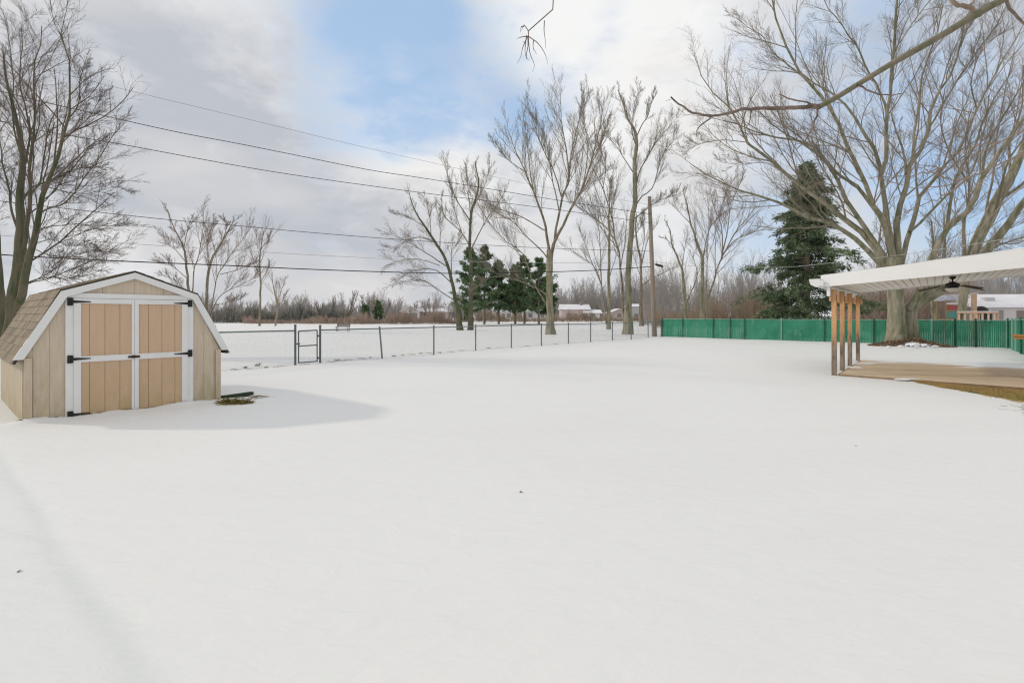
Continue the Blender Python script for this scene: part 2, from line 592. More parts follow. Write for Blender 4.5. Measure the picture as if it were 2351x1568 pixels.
def boards(mb, s0, s1, z0f, z1f, y0, th, pitch, gap=0.008):
    """vertical boards between s0 and s1 with real grooves"""
    s = s0
    while s < s1 - 1e-3:
        e = min(s + pitch, s1)
        a, b_ = s + gap / 2, e - gap / 2
        poly = [S(a, z0f(a)), S(b_, z0f(b_)), S(b_, z1f(b_)), S(a, z1f(a))]
        mid = [q for q in (0.44, 1.25, 2.06) if a < q < b_]
        for q in mid[::-1]:
            poly.insert(3, S(q, z1f(q)))
        if len(mid) == 1:
            poly = [poly[0], poly[1], poly[2], S(mid[0], z1f(mid[0])), poly[-1]]
        mb.prism([p + SN * y0 for p in poly], SN * th)
        s = e


def roofz(s):
    return float(np.interp(s, [0, 0.44, 1.25, 2.06, 2.5], [0.96, 1.90, 2.225, 1.90, 0.96]))


# front wall: backing sheet and raised boards beside and above the doors
mb = MB()
mb.prism([S(s, z) for s, z in prof], SB * 0.05)
boards(mb, 0.09, 0.435, lambda s: -0.12, lambda s: roofz(s) - 0.005, 0.001, 0.006, 0.172, 0.003)
boards(mb, 2.065, 2.41, lambda s: -0.12, lambda s: roofz(s) - 0.005, 0.001, 0.006, 0.172, 0.003)
boards(mb, 0.47, 2.03, lambda s: 1.94, lambda s: max(roofz(s) - 0.005, 1.945), 0.001, 0.010, 0.39, 0.006)
mb.build('front_wall', M_side, shed)
mb = MB()
for k in range(16):
    b0, b1 = 0.055 + k * 0.195, 0.055 + (k + 1) * 0.195 - 0.008
    mb.box(S(-0.012, -0.12, b0), SD * 0.03, SB * (b1 - b0), UPV * 1.08)
mb.box(S(0.018, -0.12, 0.055), SD * 0.03, SB * 3.1, UPV * 1.08)
mb.build('side_wall', M_side, shed)
mb = MB()
mb.box(S(2.47, -0.12, 0.055), SD * 0.03, SB * 3.1, UPV * 1.08)
mb.build('side_wall', M_side, shed)
MB().prism([S(s, z, SDEP) for s, z in prof], -SB * 0.04).build('back_wall', M_side, shed)
for s in (0.0, 2.42):
    mb = MB()
    mb.box(S(s, -0.12) + SN * 0.016, SD * 0.08, SN * 0.02, UPV * 1.09)
    mb.build('corner_board', M_side, shed)

# roof: sheathing slabs plus shingle tabs
mb = MB()
R0 = [(-0.12, 0.90), (0.37, 1.985), (1.25, 2.335), (2.13, 1.985), (2.62, 0.90)]
ov = 0.07
for (p, q) in zip(R0[:-1], R0[1:]):
    nrm = np.array([-(q[1] - p[1]), q[0] - p[0]])
    nrm /= np.linalg.norm(nrm)
    o_, e_ = np.array(p), np.array(q)
    c4 = [o_, e_, e_ - nrm * 0.03, o_ - nrm * 0.03]
    mb.prism([S(c[0], c[1], -ov) for c in c4], SB * (SDEP + 2 * ov))
mb.build('roof_deck', mat('roof_edge', (0.05, 0.045, 0.04), 0.9), shed)
rng = np.random.RandomState(5)
mb = MB()
for (p, q, rows) in ((R0[0], R0[1], 9), (R0[1], R0[2], 7), (R0[3], R0[2], 7), (R0[4], R0[3], 9)):
    o_, e_ = np.array(p), np.array(q)
    d_ = (e_ - o_) / rows
    nrm = np.array([-d_[1], d_[0]])
    nrm /= np.linalg.norm(nrm)
    if nrm[1] < 0:
        nrm = -nrm
    for r in range(rows):
        u = -ov - rng.uniform(0, 0.2)
        while u < SDEP + ov:
            wd = rng.uniform(0.16, 0.30)
            u0, u1 = max(u, -ov), min(u + wd - 0.006, SDEP + ov)
            if u1 > u0 + 0.01:
                lo = o_ + d_ * r - d_ * rng.uniform(0.0, 0.05)
                hi = o_ + d_ * (r + 1)
                th = rng.uniform(0.008, 0.013)
                pts = [S(lo[0] + nrm[0] * 0.002, lo[1] + nrm[1] * 0.002, u0), S(lo[0] + nrm[0] * 0.002, lo[1] + nrm[1] * 0.002, u1),
                       S(hi[0] + nrm[0] * 0.001, hi[1] + nrm[1] * 0.001, u1), S(hi[0] + nrm[0] * 0.001, hi[1] + nrm[1] * 0.001, u0)]
                nn = (SD * nrm[0] + UPV * nrm[1]) * th
                top = [pts[0] + nn, pts[1] + nn, pts[2] + nn * 0.3, pts[3] + nn * 0.3]
                mb.add(pts + top, [(4, 5, 6, 7), (0, 1, 5, 4), (1, 2, 6, 5), (3, 0, 4, 7), (3, 2, 1, 0)])
            u += wd
mb.build('shingles', M_shingle, shed)

# fascia boards following the gambrel
fo = [(-0.115, 0.955), (0.375, 1.965), (1.25, 2.305), (2.125, 1.965), (2.615, 0.955)]
fi = [(-0.01, 0.955), (0.445, 1.885), (1.25, 2.205), (2.055, 1.885), (2.51, 0.955)]
for k in range(4):
    mb = MB()
    mb.prism([S(*fo[k]) + SN * 0.075, S(*fo[k + 1]) + SN * 0.075, S(*fi[k + 1]) + SN * 0.075, S(*fi[k]) + SN * 0.075], -SN * 0.056)
    mb.build('fascia_board', M_white, shed)
# door trim
mb = MB().box(S(0.43, 1.868) + SN * 0.014, SD * 1.64, SN * 0.025, UPV * 0.078)
mb.build('door_head_trim', M_white, shed)
for s in (0.43, 1.985):
    MB().box(S(s, 0.0) + SN * 0.014, SD * 0.085, SN * 0.022, UPV * 1.866).build('door_jamb', M_white, shed)
# two door leaves
for side in (0, 1):
    s0, s1 = (0.517, 1.248) if side == 0 else (1.252, 1.983)
    lf = MB()
    lf.box(S(s0, 0.02) + SN * 0.012, SD * (s1 - s0), SN * 0.010, UPV * 1.844)
    n = 4
    pw = (s1 - s0) / n
    for k in range(n):
        lf.box(S(s0 + k * pw + 0.004, 0.02) + SN * 0.022, SD * (pw - 0.008), SN * 0.009, UPV * 1.844)
    leaf = lf.build('door', M_door, shed)
    st0 = s0 if side == 0 else s1 - 0.085
    MB().box(S(st0, 0.02) + SN * 0.032, SD * 0.085, SN * 0.018, UPV * 1.844).build('stile', M_white, leaf)
    cs0, cw = (1.212, 0.036) if side == 0 else (1.252, 0.05)
    MB().box(S(cs0, 0.0) + SN * 0.032, SD * cw, SN * 0.018, UPV * 1.864).build('stile', M_white, leaf)
    r0 = s0 + 0.086 if side == 0 else 1.303
    r1 = 1.211 if side == 0 else s1 - 0.086
    MB().box(S(r0, 1.785) + SN * 0.032, SD * (r1 - r0), SN * 0.016, UPV * 0.078).build('rail', M_white, leaf)
    MB().box(S(r0, 0.87) + SN * 0.032, SD * (r1 - r0), SN * 0.016, UPV * 0.092).build('rail', M_white, leaf)
    # strap hinges
    for z in ((1.81, 0.925, 0.07) if side == 0 else (1.81, 0.925)):
        hs = 0.475 if side == 0 else 2.022
        dr = 1 if side == 0 else -1
        hb = MB()
        hb.box(S(hs - 0.028, z - 0.06) + SN * 0.052, SD * 0.056, SN * 0.006, UPV * 0.12)
        o0 = S(hs + dr * 0.028, z) + SN * 0.052
        hb.prism([o0 + UPV * 0.022, o0 - UPV * 0.022, o0 + SD * dr * 0.21 - UPV * 0.006, o0 + SD * dr * 0.21 + UPV * 0.006], SN * 0.006)
        hb.tube([S(hs + dr * 0.03, z - 0.055) + SN * 0.058, S(hs + dr * 0.03, z + 0.055) + SN * 0.058], 0.009, 8)
        hb.build('strap_hinge', M_black, leaf)
lb = MB().box(S(1.165, 0.90) + SN * 0.052, SD * 0.15, SN * 0.012, UPV * 0.032)
lb.box(S(1.215, 0.895) + SN * 0.064, SD * 0.035, SN * 0.02, UPV * 0.045)
lb.build('latch', mat('rusty_iron', (0.06, 0.03, 0.02), 0.7, 0.7, 30, (0.02, 0.015, 0.015)), shed)

# timber and straw tuft beside the shed
tb = thing('landscape_timber', 'dark green mossy timber lying on the snow beside the shed corner', 'timber', G(545, 912))
o0, o1 = G(509, 918), G(578, 908)
dv = (o1 - o0)
dl = dv / np.linalg.norm(dv)
pv = np.array([-dl[1], dl[0], 0])
poly = [(-0.06, 0.0), (0.06, 0.0), (0.065, 0.05), (0.045, 0.105), (-0.045, 0.11), (-0.065, 0.06)]
MB().prism([o0 - UPV * 0.03 + pv * a_ + UPV * b_ for a_, b_ in poly], dv).build(
    'beam', mat('mossy_timber', (0.022, 0.045, 0.022), 0.9, 0.8, 12, (0.045, 0.06, 0.03), 0.8, 40), tb)
MB().prism([o1 - UPV * 0.03 + pv * a_ * 0.99 + UPV * b_ * 0.99 for a_, b_ in poly], dl * 0.015).build(
    'cut_end', mat('cut_wood', (0.42, 0.36, 0.22), 0.9, 0.8, 20, (0.3, 0.25, 0.14)), tb)


def tuft(name, center, r, n, hgt, m, seed=0, lean=0.7, wd=0.006, rx=1.0, ry=1.0, parent=None, flat=None):
    rs = np.random.RandomState(seed)
    ang = rs.uniform(0, 2 * PI, n)
    rad = r * np.sqrt(rs.uniform(0, 1, n))
    bx = center[0] + rad * np.cos(ang) * rx
    by = center[1] + rad * np.sin(ang) * ry
    bz = ground_h(bx, by) - 0.01
    base = np.stack([bx, by, bz], axis=1)
    d = rs.normal(0, 1, (n, 3)) * lean
    d[:, 2] = 1.0
    d /= np.linalg.norm(d, axis=1, keepdims=True)
    hh_ = hgt * rs.uniform(0.4, 1.1, n)[:, None]
    side = np.cross(d, rs.normal(0, 1, (n, 3)))
    side /= np.linalg.norm(side, axis=1, keepdims=True)
    side *= wd
    tip = base + d * hh_ + np.stack([d[:, 0], d[:, 1], -0.5 * np.ones(n)], axis=1) * hh_ * 0.35
    mid = base + d * hh_ * 0.55
    v = np.stack([base - side, base + side, mid + side * 0.8, tip, mid - side * 0.8], axis=1).reshape(-1, 3)
    f = (np.arange(n)[:, None] * 5 + np.arange(5)[None]).astype(int)
    return mesh_obj(name, v, f, m, parent)


M_straw = mat('straw', (0.36, 0.27, 0.10), 0.9, island=(0.16, 0.16, 0.05))
M_grass = mat('lawn_grass', (0.60, 0.38, 0.15), 0.9, 0.9, 1.2, (0.34, 0.31, 0.11), island=(0.34, 0.25, 0.10))
M_weed = mat('dry_weed', (0.22, 0.17, 0.11), 0.9, island=(0.12, 0.11, 0.07))
c = G(541, 927)
st_ = thing('straw_clump', 'flattened clump of yellowish straw in front of the mossy timber', 'grass clump', c)
tuft('blades', c, 0.27, 900, 0.15, M_straw, 3, 1.5, 0.006, 1.0, 0.5, st_)
mb = MB()
rs = np.random.RandomState(9)


def lump(mb, c, rx, ry, rz, seed, nseg=10):
    r_ = np.random.RandomState(seed)
    ph = r_.uniform(0, 6, 4)
    v, f = [], []
    for i in range(5):
        el = i / 4 * PI / 2
        for j in range(nseg):
            a_ = 2 * PI * j / nseg
            k = 1 + 0.18 * math.sin(3 * a_ + ph[0]) + 0.12 * math.sin(5 * a_ + ph[1])
            v.append((c[0] + rx * k * math.cos(el) * math.cos(a_), c[1] + ry * k * math.cos(el) * math.sin(a_), c[2] + rz * math.sin(el)))
    for i in range(4):
        for j in range(nseg):
            f.append((i * nseg + j, i * nseg + (j + 1) % nseg, (i + 1) * nseg + (j + 1) % nseg, (i + 1) * nseg + j))
    mb.add(v, f)


lump(mb, (c[0] + 0.02, c[1] + 0.12, 0.02), 0.17, 0.06, 0.055, 1)
mb.build('snow_cap', M_snowcap, st_, smooth=True)

# small weeds poking up along the chain link fence, a few specks on the snow
weed_extra = [(700, 838), (760, 832), (800, 828), (830, 825), (945, 815), (985, 811.5), (1035, 809), (1060, 807), (1145, 800), (1210, 796), (540, 849), (640, 843), (1275, 791)]
weed_px = [(592, 842, 0.09, .16), (563, 846, .05, .1), (775, 830, 0.14, 0.14), (850, 823, 0.05, 0.08), (905, 819, 0.1, 0.1), (925, 817, 0.08, .07),
           (966, 813, 0.1, 0.08), (1010, 811, .08, .08), (1120, 802, .1, .08), (612, 845, .05, .09)]
for i, (px, py, r_, h_) in enumerate(weed_px):
    c = G(px, py)
    lab = ['dry weed tuft poking through snow left of the gate, second from the gate', 'leftmost small dry weed along the fence foot', 'largest dry weed tuft, just right of the gate post',
           'tiny dry weed left of the tilted fence post', 'dry weed just right of the tilted fence post', 'low dry weed second to the right of the tilted post',
           'dry weed left of the second plain fence post', 'dry weed right of the second plain fence post', 'dry weed between far posts of the chain link fence',
           'dry weed nearest the gate on its left side'][i]
    o = tuft('weed', c, r_ * 0.9, 45, h_ * 0.9, M_weed, 20 + i, 0.6, 0.0045)
    tag(o, lab, 'weed', 'dry weeds along the chain link fence')
gl2 = []
for i, (px, py) in enumerate(weed_extra):
    c = G(px, py)
    rs_ = np.random.RandomState(500 + i)
    gl2.append(c)
fr = None
for i, c in enumerate(gl2):
    o = tuft('fence_foot_grass', c, 0.16, 70, 0.06, M_weed, 600 + i, 0.9, 0.004, 1.0, 0.5)
    tmp = [v_.co.copy() for v_ in o.data.vertices]
    if fr is None:
        fr = []
    fr.append(np.array([[q.x, q.y, q.z] for q in tmp]))
    bpy.data.objects.remove(o)
fv = np.concatenate(fr)
fo_ = mesh_obj('fence_foot_grass', fv, np.arange(len(fv)).reshape(-1, 5), M_weed)
tag(fo_, 'sparse dead grass tips along the foot of the chain link fence', kind='stuff')
M_leaf = mat('dry_leaf', (0.15, 0.10, 0.06), 0.9, island=(0.36, 0.25, 0.17))


def leaf_quads(c, n, rx, ry, rz, size, seed):
    rs = np.random.RandomState(seed)
    a_ = rs.uniform(0, 2 * PI, n)
    q = np.sqrt(rs.uniform(0, 1, n))
    p = np.stack([c[0] + rx * q * np.cos(a_), c[1] + ry * q * np.sin(a_), np.zeros(n)], axis=1)
    p[:, 2] = ground_h(p[:, 0], p[:, 1]) + 0.005 + rz * rs.uniform(0, 1, n) * (1 - q)
    u = rs.normal(0, 1, (n, 3))
    u[:, 2] *= 0.35
    u /= np.linalg.norm(u, axis=1, keepdims=True)
    v_ = np.cross(u, rs.normal(0, 0.35, (n, 3)) + UPV)
    v_ /= np.linalg.norm(v_, axis=1, keepdims=True)
    s = size * rs.uniform(0.6, 1.3, n)[:, None]
    vv = np.stack([p - u * s, p + v_ * s * 0.6 + UPV * s * 0.25, p + u * s, p - v_ * s * 0.6 + UPV * s * 0.15], axis=1).reshape(-1, 3)
    return vv, (np.arange(n)[:, None] * 4 + np.arange(4)[None])


for px, py, lab in ((1195, 1137, 'small dark leaf on the bare snow at the middle of the yard'), (1966, 1026, 'small dark leaf on the snow below the patio cover'),
                    (41, 1318, 'small dark leaf on the snow in the lower left')):
    c = G(px, py)
    v, f = leaf_quads(c, 2, 0.012, 0.012, 0, 0.014, int(px))
    tag(mesh_obj('fallen_leaf', v, f, M_leaf), lab, 'leaf', 'stray leaves on the snow')

# ------------------------------------------------------------------ chain link fence and gate
fd_ = (FENCE_B - FENCE_A)
FL = np.linalg.norm(fd_)
fdir = np.array([*(fd_ / FL), 0])
FA = np.array([*FENCE_A, 0.0])
FH = 1.14


def fence_t(px, A0=FA, dirv_=fdir):
    r = (px - CX) / FPX
    return (r * A0[1] - A0[0]) / (dirv_[0] - r * dirv_[1])


fence = thing('chain_link_fence', 'low silver chain link fence crossing the snow behind the shed up to the pole', 'fence', FA)
gate_t0, gate_t1 = fence_t(678), fence_t(735)
posts_px = [878, 996, 1092, 1174, 1243, 1305, 1356, 1406, 1449, 1488]
lean = {878: (-0.12, 0.0)}


def post(parent, t, h, r, m, dx=0.0, name='post', base=FA, d=fdir, capr=1.25):
    p = base + d * t
    p = p + UPV * (gz(p) - 0.1)
    top = base + d * (t + dx) + UPV * h
    mb = MB()
    mb.tube([p, top], r, 10)
    mb.tube([top, top + UPV * 0.02, top + UPV * 0.045], [r * capr, r * capr, r * 0.4], 10)
    return mb.build(name, m, parent, smooth=False)


for px in posts_px:
    t_ = fence_t(px)
    post(fence, t_, FH + 0.01, 0.03 if t_ < 14 else 0.034, M_metal, dx=(-0.12 if px == 878 else 0.0))
for t_ in (-2.3, -4.6, -6.9):
    post(fence, t_, FH + 0.01, 0.03, M_metal)
post(fence, gate_t0, FH + 0.13, 0.034, M_metal_dark)
post(fence, gate_t1, FH + 0.10, 0.034, M_metal_dark)
post(fence, FL - 0.05, FH + 0.05, 0.04, M_metal_dark)
for (a_, b_) in ((-7.5, gate_t0), (gate_t1, FL)):
    n = max(2, int((b_ - a_) / 1.15))
    rs = np.random.RandomState(int(a_ * 10) % 1000)
    pts = []
    for k in range(n + 1):
        tt = a_ + (b_ - a_) * k / n
        pts.append(FA + fdir * tt + UPV * (FH - 0.03 + (rs.uniform(-0.006, 0.006) if k % 2 else 0)))
    MB().tube(pts, 0.021, 8).build('top_rail', M_metal, fence, smooth=True)


def chain_mesh(t0, t1, z0, z1, name, parent, base=FA, d=fdir, step=0.075):
    hgt = z1 - z0
    P0, P1 = [], []
    s = t0 - hgt
    while s < t1:
        for sg in (1, -1):
            a0, a1 = (s, s + hgt) if sg == 1 else (s + hgt, s)
            za, zb = z0, z1
            # clip to the bay
            ta, tb_ = a0, a1
            pa, pb = np.array([ta, za]), np.array([tb_, zb])
            dd_ = pb - pa
            lo, hi = 0.0, 1.0
            for bound, sign in ((t0, 1), (t1, -1)):
                num = (bound - pa[0])
                if dd_[0] * sign > 0:
                    lo = max(lo, num / dd_[0])
                else:
                    hi = min(hi, num / dd_[0])
            if hi - lo > 0.02:
                qa, qb = pa + dd_ * lo, pa + dd_ * hi
                P0.append(base + d * qa[0] + UPV * qa[1] + np.array([d[1], -d[0], 0]) * 0.024)
                P1.append(base + d * qb[0] + UPV * qb[1] + np.array([d[1], -d[0], 0]) * 0.024)
        s += step
    P = np.stack([np.array(P0), np.array(P1)], axis=1)
    v, q = tubes(P, np.full((len(P), 2), 0.0019), 3)
    return mesh_obj(name, v, q, M_wire, parent)


M_wire = mat('fence_wire', (0.22, 0.25, 0.26), 0.5, metal=0.3)
chain_mesh(-7.4, gate_t0 - 0.03, -0.02, FH - 0.02, 'wire_mesh', fence)
chain_mesh(gate_t1 + 0.03, FL, -0.02, FH - 0.02, 'wire_mesh', fence)

gate = thing('fence_gate', 'narrow chain link gate with a middle bar between two thicker posts', 'gate', FA + fdir * (gate_t0 + gate_t1) / 2)
g0, g1 = gate_t0 + 0.1, gate_t1 - 0.1
gp = lambda t_, z: FA + fdir * t_ + UPV * z
mb = MB()
mb.tube([gp(g0, 0.06), gp(g0, 1.10)], 0.021, 8)
mb.tube([gp(g1, 0.06), gp(g1, 1.12)], 0.021, 8)
mb.tube([gp(g0, 1.09), gp(g1, 1.11)], 0.021, 8)
mb.tube([gp(g0, 0.08), gp(g1, 0.08)], 0.019, 8)
mb.tube([gp(g0, 0.61), gp(g1, 0.62)], 0.019, 8)
mb.build('gate_frame', M_metal_dark, gate)
chain_mesh(g0, g1, 0.07, 1.08, 'wire_mesh', gate)
for z in (0.2, 0.93):
    mb = MB().tube([gp(g1, z), gp(gate_t1 - 0.04, z)], 0.016, 8)
    mb.box(gp(g1 + 0.01, z - 0.04), fdir * 0.07, np.array([fdir[1], -fdir[0], 0]) * 0.05, UPV * 0.06)
    mb.build('hinge', M_metal_dark, gate)
mb = MB().box(gp(g0 - 0.09, 0.66), fdir * 0.12, np.array([fdir[1], -fdir[0], 0]) * 0.04, UPV * 0.05)
mb.build('latch', M_metal_dark, gate)

# ------------------------------------------------------------------ green slatted fence
GA = np.array([11.25, 34.0, 0.0])
GB = np.array([24.85, 22.85, 0.0])
GC = GB - A * 12.0
M_green = bpy.data.materials.new('green_slat')
M_green.use_nodes = True
t = NT(M_green.node_tree)
bs = M_green.node_tree.nodes['Principled BSDF']
bs.inputs['Roughness'].default_value = 0.45
bs.inputs['Specular IOR Level'].default_value = 0.4
oc = t.n('ShaderNodeTexCoord').outputs['Object']
cc = t.mix(t.mapr(t.noise(t.mapping(oc, scale=(1, 1, 0.6)), 1.1, 4, 0.6, 0.5), 0.35, 0.65), (0.012, 0.20, 0.11, 1), (0.04, 0.28, 0.165, 1))
g_ = t.n('ShaderNodeNewGeometry').outputs['Random Per Island']
cc = t.mix(t.math('MULTIPLY', g_, 0.12), cc, (0.07, 0.30, 0.20, 1))
dirt = t.mapr(t.noise(t.mapping(oc, scale=(2, 2, 0.7)), 2, 5, 0.7), 0.56, 0.74, 0.0, 0.4)
cc = t.mix(dirt, cc, (0.22, 0.36, 0.28, 1))
t.put(bs.inputs['Base Color'], cc)
M_gpost = mat('green_post', (0.012, 0.085, 0.055), 0.5, 0.7, 4, (0.03, 0.14, 0.09))
M_gpost_pale = mat('pale_green_post', (0.24, 0.44, 0.34), 0.5, 0.7, 4, (0.17, 0.36, 0.28))
gfence = thing('green_fence', 'long green privacy slat fence along the back of the yard behind the maple', 'fence', GA)
gfence2 = thing('green_fence', 'green slat fence return at the right edge running towards the deck', 'fence', GB)


def green_run(root, P0, P1, tposts, h0, h1, seed, pale=()):
    d = (P1 - P0)
    L_ = np.linalg.norm(d)
    d = d / L_
    n = np.array([d[1], -d[0], 0])
    if n @ P0 > 0:
        n = -n                                # towards the camera
    rs = np.random.RandomState(seed)
    hf = lambda s: h0 + (h1 - h0) * s / L_
    for i, s in enumerate(tposts):
        p = P0 + d * s
        m_ = M_gpost_pale if i in pale else M_gpost
        p = p + n * 0.03
        mb = MB().tube([p - UPV * 0.1, p + UPV * (hf(s) + 0.05)], 0.04, 10)
        mb.tube([p + UPV * (hf(s) + 0.05), p + UPV * (hf(s) + 0.08)], [0.046, 0.02], 10)
        mb.build('post', m_, root)
    for (a_, b_) in zip(tposts[:-1], tposts[1:]):
        v, f = [], []
        s = a_ + 0.04
        while s < b_ - 0.05:
            off = rs.uniform(-0.006, 0.006)
            tw = rs.uniform(-0.004, 0.004)
            top = hf(s) - 0.05 + rs.uniform(-0.012, 0.012)
            w_ = 0.062
            q0 = P0 + d * s + n * (off + tw + 0.0)
            q1 = P0 + d * (s + w_) + n * (off - tw)
            k = len(v)
            zb = -0.04 + rs.uniform(0, 0.02)
            v += [q0 + UPV * zb, q1 + UPV * zb, q1 + UPV * top, q0 + UPV * top,
                  q0 + UPV * zb - n * 0.006, q1 + UPV * zb - n * 0.006, q1 + UPV * top - n * 0.006, q0 + UPV * top - n * 0.006]
            f += [(k, k + 1, k + 2, k + 3), (k + 7, k + 6, k + 5, k + 4), (k + 3, k + 2, k + 6, k + 7), (k, k + 3, k + 7, k + 4), (k + 1, k + 5, k + 6, k + 2)]
            s += 0.067
        mesh_obj('slat_panel', v, f, M_green, root)
    for z, r_ in ((0.0, 0.024),):
        MB().tube([P0 + UPV * (hf(0) - 0.02) + n * 0.02, P1 + UPV * (hf(L_) - 0.02) + n * 0.02], r_, 8).build('top_rail', M_gpost_pale, root)


def run_t(px, P0, P1):
    d = (P1 - P0)
    d = d / np.linalg.norm(d)
    r = (px - CX) / FPX
    return (r * P0[1] - P0[0]) / (d[0] - r * d[1])


gl = np.linalg.norm(GB - GA)
tp = [0.0] + [run_t(v, GA, GB) for v in (1568, 1638, 1677, 1710, 1794, 1893, 1948, 2006, 2050, 2139, 2173 + 20, 2240)] + [gl]
green_run(gfence, GA, GB, tp, 1.34, 1.36, 1, pale=(5, 7, 10, 13))
green_run(gfence2, GB + np.array([0.02, -0.06, 0]), GC, [0.05, 1.9, 3.2, 5.0, 7.4, 9.8, 11.9], 1.38, 1.52, 2, pale=(1, 2))

# ------------------------------------------------------------------ trees
def smooth_path(P, n):
    """Catmull-Rom resample to n points"""
    P = np.asarray(P, dtype=float)
    if len(P) == 2:
        P = np.array([P[0], (P[0] + P[1]) / 2, P[1]])
    d = np.linalg.norm(np.diff(P[:, :3], axis=0), axis=1)
    s = np.concatenate([[0], np.cumsum(np.maximum(d, 1e-6))])
    ext = np.vstack([2 * P[0] - P[1], P, 2 * P[-1] - P[-2]])
    out = []
    for q in np.linspace(0, s[-1], n):
        i = min(max(np.searchsorted(s, q, side='right') - 1, 0), len(P) - 2)
        u = (q - s[i]) / (s[i + 1] - s[i])
        p0, p1, p2, p3 = ext[i], ext[i + 1], ext[i + 2], ext[i + 3]
        out.append(0.5 * ((2 * p1) + (-p0 + p2) * u + (2 * p0 - 5 * p1 + 4 * p2 - p3) * u * u + (-p0 + 3 * p1 - 3 * p2 + p3) * u ** 3))
    return np.array(out)


def grow(P, R, n, rs, ang=(0.45, 0.85), ratio=0.45, tmin=0.15, up=0.12, wob=0.10, npts=5, minr=0.006, taper=0.007, rk=0.6, tipw=0.55, flat=None, droop=0.0):
    """n side shoots on every polyline; returns new polylines and radii"""
    Bn, N, _ = P.shape
    seg = np.diff(P, axis=1)
    L_ = np.linalg.norm(seg, axis=2).sum(axis=1)
    t_ = tmin + (1 - tmin) * (np.arange(n)[None] + rs.uniform(0, 1, (Bn, n))) / n
    t_ = np.minimum(t_, 0.995)
    f = t_ * (N - 1)
    i = f.astype(int)
    u = (f - i)[..., None]
    bi = np.arange(Bn)[:, None]
    pos = P[bi, i] * (1 - u) + P[bi, i + 1] * u
    pr = R[bi, i] * (1 - u[..., 0]) + R[bi, i + 1] * u[..., 0]
    tan = seg[bi, i]
    tan = tan / (np.linalg.norm(tan, axis=2, keepdims=True) + 1e-9)
    rv = rs.normal(0, 1, tan.shape)
    perp = rv - (rv * tan).sum(-1, keepdims=True) * tan
    perp /= np.linalg.norm(perp, axis=2, keepdims=True) + 1e-9
    an = rs.uniform(ang[0], ang[1], t_.shape)[..., None]
    d = np.cos(an) * tan + np.sin(an) * perp
    d[..., 2] += up
    d /= np.linalg.norm(d, axis=2, keepdims=True)
    ln = (L_[:, None] * ratio * (1 - tipw * t_) * rs.uniform(0.6, 1.25, t_.shape))
    M = Bn * n
    pos, d, ln, pr = pos.reshape(M, 3), d.reshape(M, 3), ln.reshape(M), pr.reshape(M)
    pts = [pos]
    for k in range(npts - 1):
        d = d + rs.normal(0, wob, d.shape)
        d[:, 2] += up * 0.35 - droop
        d /= np.linalg.norm(d, axis=1, keepdims=True)
        pos = pos + d * (ln / (npts - 1))[:, None]
        pts.append(pos)
    Pn = np.stack(pts, axis=1)
    r0 = np.clip(np.minimum(pr * rk, ln * taper + minr * 0.5), minr, None)
    Rn = r0[:, None] * np.linspace(1, 0.35, npts)[None]
    Rn = np.maximum(Rn, minr * 0.55)
    return Pn, Rn


